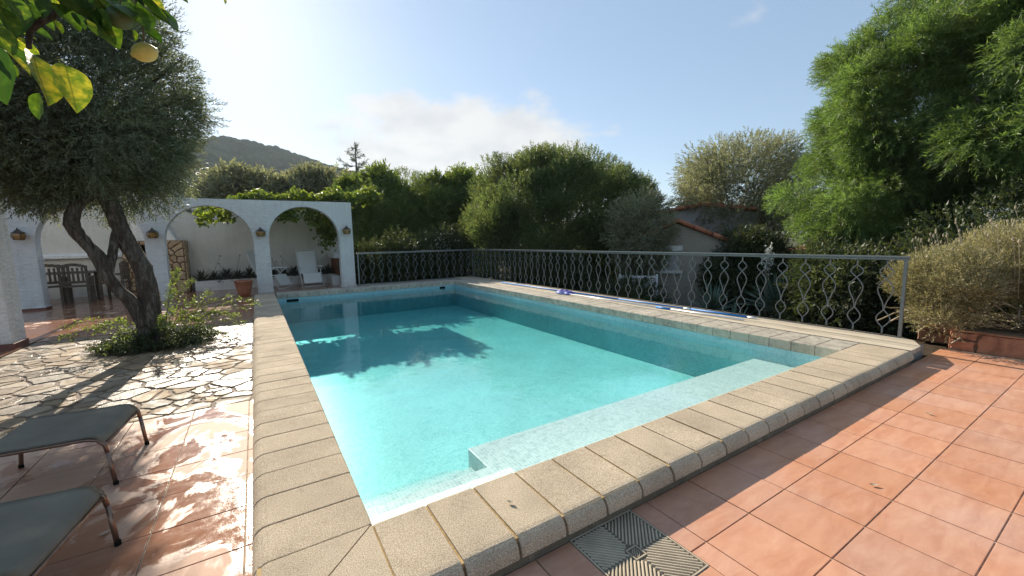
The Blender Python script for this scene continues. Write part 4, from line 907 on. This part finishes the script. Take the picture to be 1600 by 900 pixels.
def base_shrub():
    root = empty('privet_shrub', (-1.55, 5.35, -.07)); tag(root, 'bushy green privet shoots arching around the foot of the olive trunk', 'shrub')
    r_ = np.random.default_rng(5); n_ = 900; a = r_.uniform(0, 6.28, n_); q = r_.random(n_)**.6; P = np.stack([np.cos(a)*q*.58, np.sin(a)*q*.45, r_.uniform(0, .22, n_)*(1.2-q)], 1); D = unit(np.stack([np.cos(a)*.8, np.sin(a)*.8, r_.uniform(0, 1, n_)], 1))
    VF = [sprigs(P, D, .13, 8, .035, .016, .8, .1)]; foliage('ivy_skirt', VF, l_dark, root)
    VF = []; bm = bmesh.new()
    tips = [(.55, .3, .62), (.75, .35, .55), (1.05, .25, .50), (.45, -.2, .55), (.95, -.1, .22), (-.5, -.3, .35), (-.75, -.25, .3), (-.85, .1, .38), (.35, .5, .8), (.2, .3, .68), (.75, -.25, .1), (-.4, -.45, .15), (.3, -.3, .45), (1.15, .1, .42), (-.6, .4, .3), (.6, .0, .4), (.15, -.35, .35), (.85, .3, .3), (.4, .1, .3), (.25, .2, .95)]
    for i, t_ in enumerate(tips):
        tp = Vector(t_); s0 = Vector((tp.x*.25, tp.y*.2, .05)); cv_ = smoothline([s0, s0.lerp(tp, .5)+Vector((0, 0, .16)), tp], 8); tube(bm, cv_, .005, 4, False)
        pts = np.array([tuple(p) for p in cv_[4:]]); dr = unit(np.gradient(pts, axis=0)); ex = 1 if i < 14 else 2
        for e in range(ex): VF.append(sprigs(pts+r_.normal(0, .012, pts.shape), unit(dr+r_.normal(0, .35, dr.shape)), .09, 7, .042, .018, .95))
    part('stem', bmesh_me('stem', bm), m_twig, root)['kind'] = 'stuff'; foliage('foliage', VF, l_shrub, root)
base_shrub()

# ------------------------------------------------------------ lemon tree (its trunk stands left of the picture)
def lemon_leaf_me():
    bm = bmesh.new(); n_ = 9; rows = []
    for i in range(n_+1):
        t_ = i/n_; w_ = .27*math.sin(math.pi*t_**.85)**.8 if 0 < t_ < 1 else .004; z = -.10*t_*t_+.012*math.sin(9*t_); rows.append([bm.verts.new((s_*w_, t_, z+abs(s_)*w_*.42+.01*math.sin(t_*14+s_*2))) for s_ in (-1, -.5, 0, .5, 1)])
    for a, b in zip(rows[:-1], rows[1:]):
        for k in range(4): bm.faces.new((a[k], a[k+1], b[k+1], b[k])).smooth = True
    return bmesh_me('leaf', bm)
def lemon():
    base = Vector((-2.35, -.75, -.07)); root = empty('lemon_tree', base); tag(root, 'lemon tree reaching into the upper left corner with big mottled leaves and a ripe lemon', 'lemon tree')
    top = Vector((-1.75, -.6, 2.15)); b1 = Vector((-.954, -.277, 1.99)); b2 = Vector((-.74, -.26, 1.93)); b3 = Vector((-.56, -.30, 1.90))
    lm = [([Vector((0, 0, -.1)), Vector((.15, .05, 1.1)), Vector((.3, .1, 1.8)), top-base], [.05, .04, .035, .022]), ([top-base, (top.lerp(b1, .6)+Vector((0, 0, .06)))-base, b1-base, b2-base, b3-base], [.022, .014, .010, .007, .003]),
          ([Vector((-.667, -.263, 1.882))-base, Vector((-.714, -.302, 1.819))-base, Vector((-.755, -.307, 1.774))-base, Vector((-.761, -.322, 1.724))-base], [.009, .009, .007, .005]), ([b1-base, Vector((-.667, -.263, 1.882))-base], [.01, .009])]
    part('branches', limb_mesh('branches', lm, 7, .1), m_bark, root)
    me = lemon_leaf_me(); rd = random.Random(12)
    def leaf(p, tip, L_, roll):
        d = (Vector(tip)).normalized(); x = d.cross(Vector((0, 0, 1))); x = x.normalized() if x.length > .05 else Vector((1, 0, 0)); z = x.cross(d)
        x2 = x*math.cos(roll)+z*math.sin(roll); z2 = x2.cross(d); m_ = Matrix((x2, d, z2)).transposed().to_4x4(); o = part('leaf', me, l_lemon, root); o.matrix_local = Matrix.Translation(Vector(p)-base) @ m_ @ Matrix.Diagonal((L_, L_, L_, 1)); return o
    S = [((-0.744, -0.383, 1.697), (0.052, -0.076, -0.137), 1), ((-0.686, -0.399, 1.676), (0.03, -0.059, -0.125), 0), ((-0.739, -0.375, 1.611), (-0.013, -0.001, -0.069), 2), ((-0.793, -0.388, 1.699), (0.003, -0.021, -0.14), 0), ((-0.644, -0.285, 1.833), (0.055, -0.081, -0.088), 0), ((-0.619, -0.294, 1.881), (0.113, -0.143, -0.102), 0), ((-0.575, -0.28, 1.923), (0.121, -0.126, -0.12), 1), ((-0.665, -0.327, 1.86), (0.053, -0.045, -0.087), 1), ((-0.631, -0.295, 1.816), (0.03, -0.027, -0.059), 2), ((-0.571, -0.296, 1.822), (0.003, -0.006, -0.035), 1), ((-0.543, -0.313, 1.821), (0.037, -0.029, -0.039), 3), ((-0.722, -0.299, 1.81), (0.024, -0.02, -0.041), 0), ((-0.763, -0.331, 1.818), (-0.005, -0.046, -0.099), 1), ((-0.763, -0.392, 1.809), (0.036, -0.032, -0.073), 0), ((-0.723, -0.353, 1.842), (0.007, -0.013, -0.065), 1), ((-0.712, -0.3, 1.846), (0.054, -0.043, -0.071), 2), ((-0.65, -0.333, 1.883), (0.045, -0.038, -0.069), 1), ((-0.822, -0.32, 1.635), (0.024, -0.02, -0.037), 1), ((-0.542, -0.281, 1.891), (0.077, -0.056, -0.066), 0), ((-0.582, -0.312, 1.912), (0.059, -0.044, -0.053), 1), ((-0.737, -0.404, 1.837), (-0.059, 0.027, -0.069), 0), ((-0.672, -0.317, 1.899), (-0.029, 0.006, -0.085), 0), ((-0.369, -0.383, 1.925), (0.011, -0.012, -0.035), 0), ((-0.729, -0.284, 1.885), (0.059, -0.044, -0.056), 0), ((-0.784, -0.322, 1.796), (0.028, -0.023, -0.045), 2), ((-0.636, -0.283, 1.797), (0.036, -0.028, -0.039), 1), ((-0.777, -0.387, 1.782), (0.03, -0.028, -0.071), 0), ((-0.758, -0.308, 1.837), (0.021, -0.021, -0.053), 1), ((-0.674, -0.327, 1.822), (0.023, -0.02, -0.044), 2), ((-0.792, -0.383, 1.74), (0.036, -0.032, -0.07), 2), ((-0.652, -0.312, 1.856), (0.028, -0.027, -0.064), 2), ((-0.558, -0.266, 1.926), (0.064, -0.047, -0.053), 2), ((-0.801, -0.351, 1.677), (0.034, -0.026, -0.037), 0)]
    E2 = [((-0.793, -0.269, 1.837), (-0.049, -0.014, -0.057)), ((-1.001, 0.244, 2.028), (-0.045, 0.002, -0.04)), ((-0.766, -0.115, 1.996), (0.055, -0.019, -0.051)), ((-0.558, -0.021, 2.017), (-0.07, 0.042, -0.023)), ((-0.822, 0.113, 2.14), (0.02, 0.02, -0.048)), ((-0.649, 0.099, 2.226), (-0.05, 0.008, -0.037)), ((-0.982, 0.267, 2.066), (0.063, 0.017, -0.03)), ((-0.68, -0.285, 1.865), (-0.05, 0.048, 0.003)), ((-0.641, 0.075, 2.075), (-0.053, 0.031, -0.029)), ((-0.64, -0.215, 1.955), (-0.034, 0.041, -0.008)), ((-0.848, 0.164, 2.057), (0.074, -0.025, -0.002)), ((-0.858, -0.212, 1.953), (-0.06, 0.016, -0.047)), ((-0.98, 0.139, 1.989), (0.043, 0.01, -0.038)), ((-0.523, -0.228, 2.061), (-0.07, -0.044, -0.022)), ((-0.814, 0.131, 2.044), (0.005, 0.024, -0.05)), ((-0.782, -0.324, 1.944), (0.034, 0.033, -0.063)), ((-0.606, -0.202, 1.96), (-0.003, 0.024, -0.076)), ((-0.961, 0.287, 2.226), (-0.032, -0.014, -0.036)), ((-0.96, 0.124, 1.979), (-0.021, -0.065, -0.01)), ((-0.53, -0.486, 1.866), (-0.04, 0.016, -0.036)), ((-0.734, -0.24, 1.969), (0.053, -0.003, 0.009)), ((-0.822, -0.109, 1.913), (0.059, -0.009, -0.061)), ((-0.833, -0.019, 2.009), (-0.036, -0.019, -0.029)), ((-0.629, -0.275, 1.934), (-0.017, -0.058, -0.058)), ((-0.998, 0.153, 2.03), (-0.04, -0.018, -0.058)), ((-0.752, -0.219, 1.995), (-0.042, 0.048, -0.027)), ((-0.815, 0.207, 2.124), (-0.012, -0.027, -0.041)), ((-0.823, -0.203, 1.911), (0.045, 0.036, -0.058)), ((-0.625, -0.374, 1.825), (0.033, -0.013, -0.049)), ((-0.523, -0.286, 1.975), (0.044, 0.025, -0.001)), ((-0.529, -0.019, 2.071), (0.06, 0.047, -0.003)), ((-0.805, -0.343, 1.835), (-0.031, -0.027, -0.071)), ((-0.57, -0.161, 1.952), (0.047, -0.039, -0.054)), ((-0.801, 0.088, 2.083), (-0.04, 0.032, -0.014)), ((-0.735, -0.258, 1.861), (-0.047, -0.019, -0.019)), ((-1.013, 0.254, 2.172), (0.066, -0.031, -0.027)), ((-0.998, 0.179, 2.001), (0.078, -0.005, -0.028)), ((-0.923, 0.286, 2.199), (-0.021, -0.073, 0.02)), ((-0.659, 0.019, 2.031), (0.043, 0.07, -0.015)), ((-0.616, 0.103, 2.234), (0.055, -0.052, -0.021)), ((-0.737, -0.088, 2.043), (-0.07, -0.013, -0.033)), ((-0.777, 0.124, 2.033), (0.039, 0.005, -0.034)), ((-0.626, -0.471, 1.844), (-0.067, 0.052, -0.016)), ((-0.83, -0.007, 2.036), (-0.02, -0.056, -0.048)), ((-0.885, 0.213, 2.039), (-0.062, -0.007, -0.022)), ((-0.532, -0.009, 2.149), (-0.025, 0.037, -0.071)), ((-0.556, -0.342, 1.924), (-0.018, -0.037, -0.057)), ((-0.778, 0.125, 2.113), (-0.055, 0.033, -0.005)), ((-1.0, 0.172, 2.008), (-0.003, 0.046, -0.064)), ((-0.697, 0.023, 2.099), (-0.074, -0.022, -0.043)), ((-0.617, -0.107, 2.113), (-0.06, -0.011, 0.005)), ((-0.859, -0.213, 1.848), (0.042, -0.068, 0.009)), ((-0.574, -0.287, 2.018), (0.052, -0.018, -0.064)), ((-0.781, -0.268, 1.892), (-0.075, -0.001, -0.029)), ((-0.545, -0.128, 2.043), (-0.022, 0.028, -0.037)), ((-0.892, 0.071, 2.108), (-0.06, -0.005, -0.056)), ((-0.787, -0.2, 1.978), (-0.062, 0.019, -0.043)), ((-0.927, 0.02, 1.959), (0.047, 0.029, -0.049)), ((-0.778, -0.303, 1.861), (0.016, 0.039, -0.046)), ((-0.6, -0.339, 1.857), (-0.053, -0.009, -0.038)), ((-0.489, -0.519, 1.897), (-0.056, -0.001, -0.041)), ((-0.597, -0.412, 1.911), (0.037, -0.017, -0.03)), ((-0.71, 0.017, 2.119), (-0.015, 0.042, -0.068)), ((-0.89, -0.119, 1.972), (-0.021, -0.039, -0.077)), ((-1.023, 0.296, 2.123), (-0.009, -0.008, -0.054)), ((-0.897, 0.036, 1.992), (-0.057, -0.002, 0.009)), ((-0.603, -0.186, 1.926), (-0.075, -0.004, -0.015)), ((-0.528, -0.529, 1.845), (-0.075, 0.029, -0.033)), ((-0.582, -0.162, 1.993), (0.046, -0.033, -0.05)), ((-0.692, -0.237, 1.999), (-0.048, 0.026, -0.053)), ((-0.784, -0.342, 1.917), (-0.041, 0.059, 0.0)), ((-0.605, 0.061, 2.095), (-0.05, -0.025, -0.061)), ((-0.567, 0.035, 2.07), (-0.046, -0.019, -0.039)), ((-0.732, -0.313, 1.91), (0.013, 0.048, -0.026)), ((-0.497, -0.306, 2.008), (0.049, -0.026, -0.033)), ((-0.852, -0.202, 1.985), (0.003, -0.05, -0.072)), ((-0.812, 0.214, 2.187), (0.047, -0.02, -0.008)), ((-0.83, -0.053, 1.925), (-0.056, -0.034, 0.002)), ((-0.555, -0.174, 2.062), (-0.068, 0.054, -0.016)), ((-0.677, -0.393, 1.836), (0.034, 0.043, -0.027)), ((-1.027, 0.16, 1.911), (0.006, -0.032, -0.046)), ((-0.873, -0.003, 1.868), (0.03, 0.04, 0.004)), ((-0.952, -0.066, 1.774), (0.067, -0.021, -0.018)), ((-0.851, -0.276, 1.754), (-0.08, 0.001, 0.001)), ((-0.897, -0.191, 1.836), (0.048, -0.008, -0.04)), ((-0.848, -0.248, 1.795), (-0.053, -0.018, -0.056)), ((-0.923, -0.113, 1.779), (0.062, -0.027, -0.023)), ((-0.973, 0.013, 1.873), (0.04, -0.01, -0.03)), ((-0.933, 0.101, 1.846), (0.047, 0.024, -0.058)), ((-1.027, 0.191, 1.95), (0.035, -0.023, -0.051)), ((-0.878, -0.135, 1.894), (0.04, -0.004, -0.036)), ((-1.047, 0.203, 1.871), (-0.003, 0.037, -0.052)), ((-1.002, 0.154, 2.019), (0.039, -0.032, -0.006)), ((-0.852, -0.062, 1.877), (0.067, 0.02, -0.028)), ((-0.964, 0.149, 1.981), (0.053, 0.011, -0.058)), ((-0.882, 0.034, 1.969), (0.014, -0.046, -0.021)), ((-0.947, 0.165, 1.928), (-0.046, 0.01, -0.021)), ((-1.018, 0.199, 1.932), (-0.016, 0.059, 0.01)), ((-0.955, 0.066, 1.882), (0.059, -0.026, 0.001)), ((-0.881, -0.166, 1.843), (-0.04, 0.031, -0.058)), ((-0.865, -0.094, 1.876), (0.012, 0.009, -0.048)), ((-0.941, 0.122, 1.967), (0.062, -0.015, -0.048)), ((-0.827, -0.196, 1.783), (0.049, 0.006, -0.028)), ((-0.868, -0.095, 1.813), (0.041, 0.018, -0.054)), ((-0.963, 0.014, 1.884), (0.036, 0.023, -0.027)), ((-1.031, 0.211, 1.931), (-0.059, 0.024, -0.03))]
    for a, d, k in S:
        d = Vector(d); leaf(a, d, d.length*.9, (rd.uniform(-.5, .5) if k == 0 else rd.uniform(.2, .9) if k == 1 else rd.uniform(-1.1, -.3)))
    for a, d in E2: leaf(a, d, Vector(d).length, rd.uniform(-1.2, 1.2))
    for nm, p, mt, s_ in (('lemon', Vector((-.554, -.29, 1.769)), m_lemon, .027), ('lemon', Vector((-.583, -.347, 1.825)), m_glemon, .031)):
        bm = bmesh.new(); bmesh.ops.create_uvsphere(bm, u_segments=24, v_segments=16, radius=1)
        for v in bm.verts:
            z = v.co.z; v.co.x *= 1.0; v.co = Vector((v.co.x*s_*.86, v.co.y*s_*.86, z*s_*1.08+(s_*.12 if z < -.97 or z > .97 else 0)*(1 if z > 0 else -1)))
        o = part(nm, bmesh_me(nm, bm, True), mt, root, p-base, 'ripe pale yellow lemon' if mt == m_lemon else 'unripe dark green lemon'); o.rotation_euler = (.5, 1.0, .9)
        bm = bmesh.new(); tube(bm, [p-base+Vector((0, 0, .026)), p-base+Vector((.002, .008, .065)), b3-base], .0018, 5); part('stalk', bmesh_me('stalk', bm), m_twig, root)
lemon()

# ------------------------------------------------------------ vine over the pergola
def vine():
    root = empty('grape_vine', (.3, 12.4, 2.35)); tag(root, 'sunlit grape vine trailing over the top of the arcade and through its arches', 'vine')
    r_ = np.random.default_rng(9); n_ = 5200; x = r_.uniform(-1.15, 3.0, n_); P = np.stack([x, r_.uniform(-.75, 1.3, n_), r_.uniform(0, .30, n_)+.22*np.sin(x*3.1)**2*r_.random(n_)+.07*x], 1)
    k = (P[:, 0] < 1.9) | (P[:, 2] < .7); P = P[k]
    drop = []
    for cx_, zd, wd in ((-1.45, .55, .2), (-1.25, .35, .3), (-.98, .45, .22), (.15-.3, .5, .25), (.45, .35, .25), (.6, .42, .2), (1.15, .42, .22), (1.35, .6, .3)):
        q = 90; drop.append(np.stack([cx_-.3+r_.normal(0, wd*.5, q), r_.uniform(-.8, .1, q), -r_.random(q)**.8*zd], 1))
    for cx_, y_, zt in ((1.45, .3, -.8), (1.5, .6, -.3), (1.35, .9, -.5)):
        drop.append(np.stack([cx_+r_.normal(0, .16, 240), y_+r_.normal(0, .15, 240), zt+r_.normal(0, .3, 240)], 1))
    P = np.concatenate([P]+drop); D = unit(r_.normal(size=P.shape)+[0, 0, -.2]); S_ = unit(np.cross(D, r_.normal(size=P.shape)))
    # five-lobed leaves: three overlapping quads each
    VF = []
    for a, l_ in ((0, .11), (.9, .085), (-.9, .085)):
        d = D*math.cos(a)+S_*math.sin(a); s2 = S_*math.cos(a)-D*math.sin(a); VF.append(leaves_from(P, d, s2, l_*r_.uniform(.7, 1.1, len(P)), .075, .1))
    foliage('foliage', VF, l_vine, root)
    bm = bmesh.new()
    for k in range(14): y = r_.uniform(-.7, 1.2); z0 = r_.uniform(-.02, .2); tube(bm, smoothline([(-1.2, y, z0), (-.2, y+r_.uniform(-.3, .3), z0+.1), (.9, y+r_.uniform(-.3, .3), z0), (2.6, y+.2, z0+.2)], 4), .009, 5)
    part('stem', bmesh_me('stem', bm), m_twig, root)['kind'] = 'stuff'
vine()

# ------------------------------------------------------------ trees and bushes beyond the railing
TRI = True
HEDGE = (.26, dict(mm=9, ll=.085, lw=.03, ang=.6, stem=.003)); FEATH = (.36, dict(mm=19, ll=.10, lw=.0135, ang=.7, droop=.22, stem=.003)); FEATH2 = (.28, dict(mm=13, ll=.12, lw=.026, ang=.7, droop=.1, stem=.003)); OLV = (.24, dict(mm=10, ll=.08, lw=.024, ang=.6, droop=.05, stem=.004)); FAR = (.4, dict(mm=10, ll=.2, lw=.075, ang=.7, stem=.006))
def conv(s): return (s[0], s[1])
make_tree('hedge_bush', (9.7, 11.4, WZ), (10.35, 11.3, 1.35), (3.95, 2.8, 3.15), 50000, l_hedge, 'huge dense rounded bush standing behind the corner of the railings', 'bush', HEDGE, 210, .18, 21, up=.9, trunk_r=.2, rim=.86, fill=.12, boxy=True)
make_tree('feathery_tree', (6.6, 18.4, WZ), (6.5, 18.6, 1.85), (2.5, 2.1, 2.6), 15000, l_mim, 'feathery mid-green tree behind the far railing, left of the huge round bush', 'tree', FEATH2, 60, .3, 22, up=.3, trunk_r=.14)
make_tree('feathery_tree', (4.7, 17.8, WZ), (4.7, 18.0, 1.5), (2.0, 1.6, 2.4), 12000, l_mim, 'lower feathery tree touching the right end of the arcade', 'tree', FEATH2, 50, .32, 23, up=.3, trunk_r=.12)
make_tree('dark_shrub', (3.4, 12.0, WZ), (3.4, 12.1, .2), (1.3, .75, 1.25), 6000, l_dark, 'dark shrub filling the space behind the far railing next to the arcade', 'shrub', HEDGE, 40, .34, 24, group=None, trunk_r=.08)
make_tree('dark_shrub', (5.4, 12.3, WZ), (5.4, 12.4, .3), (1.3, .9, 1.35), 6000, l_dark, 'dark shrub behind the corner where the two railings meet', 'shrub', HEDGE, 40, .34, 25, trunk_r=.08)
make_tree('dark_shrub', (7.7, 8.6, WZ), (7.6, 8.7, -.3), (1.2, 1.4, 1.15), 5500, l_dark, 'low dark shrub below the huge round bush behind the long railing', 'shrub', HEDGE, 40, .34, 26, trunk_r=.08)
make_tree('dark_shrub', (8.2, 6.2, WZ), (8.0, 6.2, -.70), (1.0, 1.2, .8), 3000, l_dark, 'low leafy shrub in front of the pale garden gate', 'shrub', HEDGE, 30, .36, 27, trunk_r=.06)
make_tree('grey_olive', (15.2, 6.9, WZ), (15.3, 6.9, 2.75), (2.75, 2.3, 2.3), 15000, l_olive2, 'airy grey-green olive tree in front of the houses, left of the bright feathery tree', 'olive tree', OLV, 70, .25, 28, trunk_r=.1, nl=16, fill=.3)
make_tree('grey_olive', (9.9, 7.0, WZ), (9.9, 7.0, 1.35), (.95, .95, 1.35), 3200, l_olive2, 'small grey olive tree between the huge round bush and the beige house', 'olive tree', OLV, 40, .33, 29, trunk_r=.1)
make_tree('dark_shrub', (11.4, 4.5, WZ), (11.4, 4.55, .05), (1.25, 1.0, 1.35), 6000, l_dark, 'broad dark shrub below the airy grey olive tree', 'shrub', HEDGE, 45, .33, 30, trunk_r=.1)
make_tree('bright_feathery_tree', (11.8, 1.3, WZ), (12.4, 1.4, 3.7), (2.0, 1.9, 3.3), 14500, l_pep, 'tall bright green feathery tree filling the upper right behind the railing', 'tree', FEATH, 85, .21, 31, up=-.05, trunk_r=.14, nl=16, fill=.04, rim=.82, flat=.38, lobes=(((12.1, 2.25, 2.0), (1.9, 1.6, 1.75), 6500, 34),))
make_tree('bright_feathery_tree', (12.2, -1.2, WZ), (11.8, -.55, 4.3), (2.1, 1.7, 3.5), 13500, l_pep, 'second bright feathery tree cut by the right picture edge above the lavender', 'tree', FEATH, 80, .22, 32, up=-.05, trunk_r=.14, nl=16, fill=.04, rim=.82, flat=.38)
make_tree('dark_shrub', (8.6, 1.4, WZ), (8.8, 1.3, -.1), (.9, 1.1, 1.05), 4500, l_dark, 'dark shrub behind the near end of the long railing', 'shrub', HEDGE, 35, .34, 33, trunk_r=.06)
make_tree('dark_shrub', (9.6, -.4, WZ), (9.8, -.4, .3), (1.3, 1.4, 1.3), 5000, l_dark, 'dark shrub behind the dried lavender bush', 'shrub', HEDGE, 40, .34, 34, trunk_r=.06)
make_tree('grey_olive', (-.6, 21.5, WZ), (-.2, 21.8, 2.9), (2.3, 1.8, 2.0), 3600, l_olive2, 'grey olive tree rising behind the vine, left one above the arcade', 'olive tree', FAR, 34, .3, 35, trunk_r=.14)
make_tree('grey_olive', (3.0, 22.5, WZ), (3.3, 22.6, 3.3), (2.3, 2.0, 2.1), 4200, l_olive2, 'grey olive tree rising behind the vine, just left of the lone conifer', 'olive tree', FAR, 34, .3, 36, trunk_r=.14)
make_tree('feathery_tree', (5.0, 19.5, WZ), (5.0, 19.6, 2.6), (2.3, 1.8, 2.2), 7000, l_mim, 'feathery tree in front of the lone conifer behind the arcade', 'tree', FAR, 50, .3, 37, trunk_r=.12)
make_tree('feathery_tree', (9.2, 18.6, WZ), (9.2, 18.8, 2.6), (2.4, 1.8, 2.3), 7000, l_mim, 'feathery tree seen between the conifer side and the huge round bush', 'tree', FAR, 50, .3, 38, trunk_r=.12)
make_tree('grey_olive', (-8.0, 19.0, WZ), (-8.0, 19.0, 2.3), (3.2, 2.2, 2.0), 5000, l_olive, 'grey olive tree behind the boundary wall at the far left', 'olive tree', FAR, 50, .3, 39, trunk_r=.14)
def conifer():
    b = Vector((7.0, 33.0, WZ)); root = empty('conifer_tree', b); tag(root, 'lone dark conifer poking above the trees behind the arcade', 'conifer'); bm = bmesh.new(); H_ = 10.5; tube(bm, [(0, 0, 0), (0, 0, H_*.5), (0, 0, H_)], [.22, .14, .03], 8); VF = []; r_ = np.random.default_rng(2)
    for k in range(36):
        z = H_-.35-k*.17; L_ = min(2.6, .25+.1*k)*r_.uniform(.7, 1.1); a = k*2.4; e = Vector((math.cos(a)*L_, math.sin(a)*L_, z+.45*L_)); tube(bm, [(0, 0, z), (e.x*.5, e.y*.5, z+.06*L_), e], [.03, .02, .008], 4)
        t_ = r_.random(int(30*L_)+8)[:, None]; pts = np.array([0, 0, z])*(1-t_)+np.array(e)*t_-np.array([0, 0, .2*L_])*np.sin(t_*3.1); VF.append(sprigs(pts, unit(np.array([e.x, e.y, .3*L_])+r_.normal(0, .5, pts.shape)), .28, 8, .1, .03, .6))
    part('trunk', bmesh_me('trunk', bm), m_bark, root); foliage('foliage', VF, l_dark, root)
conifer(); TRI = False
# spiky plants behind the railing
rosette('yucca_plant', (8.55, 3.75, -.55), 60, .85, .05, 1.45, l_agave, 'spiky grey-green yucca behind the railing, in front of the beige house wall', 'yucca', None, 101)
rosette('yucca_plant', (8.75, 2.45, -.35), 80, .95, .055, 1.45, l_agave, 'largest spiky yucca behind the railing, below the airy olive tree', 'yucca', None, 102)
rosette('yucca_plant', (8.2, 3.0, -.85), 40, .75, .07, 1.5, l_agave, 'low upright yucca between the two larger ones behind the railing', 'yucca', None, 103)
for loc, lab, n_, sc_ in (((9.3, 2.95, .75), 'slender white blossom spike rising above the railing next to the largest yucca', 160, (.1, .1, .28)), ((5.35, 12.0, 1.1), 'pale blossoming twigs in front of the hedge by the railing corner', 130, (.45, .25, .4))):
    root = empty('white_flowers', (loc[0], loc[1], WZ)); tag(root, lab, 'flowers'); P = rng.normal(0, .5, (n_, 3))*sc_+[0, 0, loc[2]-WZ]; foliage('blossom', [sprigs(P, unit(rng.normal(size=P.shape)), .02, 5, .03, .022, 1.1, stem=0)], l_flower, root)
    bm = bmesh.new()
    for k in range(6): p = P[k*7]; tube(bm, [(0, 0, 0), (p[0]*.5, p[1]*.5, p[2]*.6), tuple(p)], .008, 4)
    part('stem', bmesh_me('stem', bm), m_twig, root)

# ------------------------------------------------------------ houses and gate
def house(loc, rz, w_, d_, h, rise, mat, label, win=None, oh=.35):
    root = empty('house', loc, rz); tag(root, label, 'house')
    part('wall', prism('wall', [(-w_/2, 0), (w_/2, 0), (w_/2, h), (0, h+rise), (-w_/2, h)], 0, d_, 0, lambda u, v, q: (u, q, v)), mat, root)
    for s_ in (-1, 1):
        sl = math.atan2(rise, w_/2); L_ = (w_/2+oh)/math.cos(sl); rt = empty('roof', (0, 0, h+rise+.02)); rt.parent = root
        part('slab', prism('slab', [(0, 0), (s_*(w_/2+oh), -(w_/2+oh)*math.tan(sl)), (s_*(w_/2+oh), -(w_/2+oh)*math.tan(sl)+.06), (0, .06)], -oh, d_+oh, 0, lambda u, v, q: (u, q, v)), m_rooft, rt)
        bm = bmesh.new(); n_ = int((d_+2*oh)/.24); nr = 3
        for k in range(n_): y = -oh+.12+k*.24; tube(bm, [(0, y, .06), (s_*(w_/2+oh), y, .06-(w_/2+oh)*math.tan(sl))], .06, 6)
        part('roof_tile_rows', bmesh_me('roof_tile_rows', bm), m_rooft, rt)['kind'] = 'stuff'
        bm = bmesh.new(); n_ = max(3, int(L_/.42))
        for k in range(n_): a = k/n_; b = (k+.93)/n_; X_ = (w_/2+oh); tube(bm, [(s_*X_*a, -oh, .07-X_*a*math.tan(sl)), (s_*X_*b, -oh, .055-X_*b*math.tan(sl))], .065, 8)
        part('verge_tiles', bmesh_me('verge_tiles', bm), m_pot, rt)
    if win:
        for (x, z, a, b) in win:
            wn = empty('window', (x, -.01, z)); wn.parent = root; part('shutter', boxme('shutter', (-a/2, -.03, 0), (a/2, .0, b)), m_greyw, wn); part('sill', boxme('sill', (-a/2-.12, -.12, -.08), (a/2+.12, 0, -.001)), m_white, wn); part('lintel', boxme('lintel', (-a/2-.1, -.06, b+.001), (a/2+.1, 0, b+.16)), m_white, wn); part('frame', prism('frame', [(-a/2-.04, 0), (-a/2, 0), (-a/2, b), (-a/2-.04, b)], -.04, 0, 0, lambda u, v, q: (u, q, v)), m_white, wn)
    return root
vd = math.atan2(-(16.3+.35), 9.8+1.8)
house((10.61, 6.25, WZ), R(-56), 2.7, 3.2, 2.38, .60, m_beige, 'beige rendered house with red tiled roof and shuttered window behind the railing', [(-.30, 1.55, .72, .60)], .12)
house((13.1, 7.1, WZ), R(-56), 3.4, 3.0, 3.35, .25, m_greyw, 'taller grey rendered house standing behind the beige one', None, .15)
house((19.6, 5.6, WZ), R(-65), 4.0, 5.0, 1.5, .6, m_beige, 'low outbuilding with red tiled roof glimpsed under the airy olive tree', None)
gt = empty('garden_gate', (9.3, 6.6, WZ), R(-52)); tag(gt, 'pale garden gate seen through the railing beside the beige house', 'gate')
part('panel', boxme('panel', (-.5, 0, .1), (.5, .04, 1.45)), m_greyw, gt)
for x in (-.56, .5): part('post', boxme('post', (x, -.02, 0), (x+.06, .06, 1.5)), m_white_metal, gt)
for z in (.1, .75, 1.39): part('rail', boxme('rail', (-.499, -.02, z), (.499, -.001, z+.06)), m_white_metal, gt)
hs = house((-9.5, 17.5, WZ), R(5), 5, 5, 3.6, .6, m_white2, 'white neighbouring house with tiled eaves beyond the wall at the far left', None)
# a few curled dry leaves on the tiles
for (x, y, z, rz_, lab) in ((2.45, -1.05, -.134, .8, 'small curled dry leaf on the sunlit terracotta tiles at the right'), (-1.02, .72, -.063, 2.1, 'small pale dry leaf on the wet tiles beside the near footstool'), (3.9, -.9, -.134, 2.9, 'tiny dry leaf on the terracotta tiles beyond the drain cover'), (.6, -.25, .003, .4, 'tiny dry leaf lying on the near pool coping')):
    bm = bmesh.new(); rows = []
    for i in range(6):
        t_ = i/5; w_ = .010*math.sin(math.pi*min(.97, t_+.03)); rows.append([bm.verts.new((s_*w_, t_*.045, .002+.008*(t_-.5)**2*4+abs(s_)*w_*.6)) for s_ in (-1, 0, 1)])
    for a, b in zip(rows[:-1], rows[1:]):
        for k in range(2): bm.faces.new((a[k], a[k+1], b[k+1], b[k]))
    o = link('dry_leaf', bmesh_me('dry_leaf', bm, True), m_dtwig, None, (x, y, z)); o.rotation_euler.z = rz_; tag(o, lab, 'leaf')

# ------------------------------------------------------------ haze
hm = bpy.data.materials.new('haze'); hm.use_nodes = True; ht = hm.node_tree; ht.nodes.clear(); ho = ht.nodes.new('ShaderNodeOutputMaterial'); hv = ht.nodes.new('ShaderNodeVolumePrincipled')
hv.inputs['Color'].default_value = (.80, .90, 1, 1); hv.inputs['Density'].default_value = .00014; hv.inputs['Anisotropy'].default_value = .35; ht.links.new(hv.outputs[0], ho.inputs[1])
tag(link('haze', boxme('haze', (-1510, -1510, WZ-1.0), (1510, 1510, 200)), hm), kind='stuff')
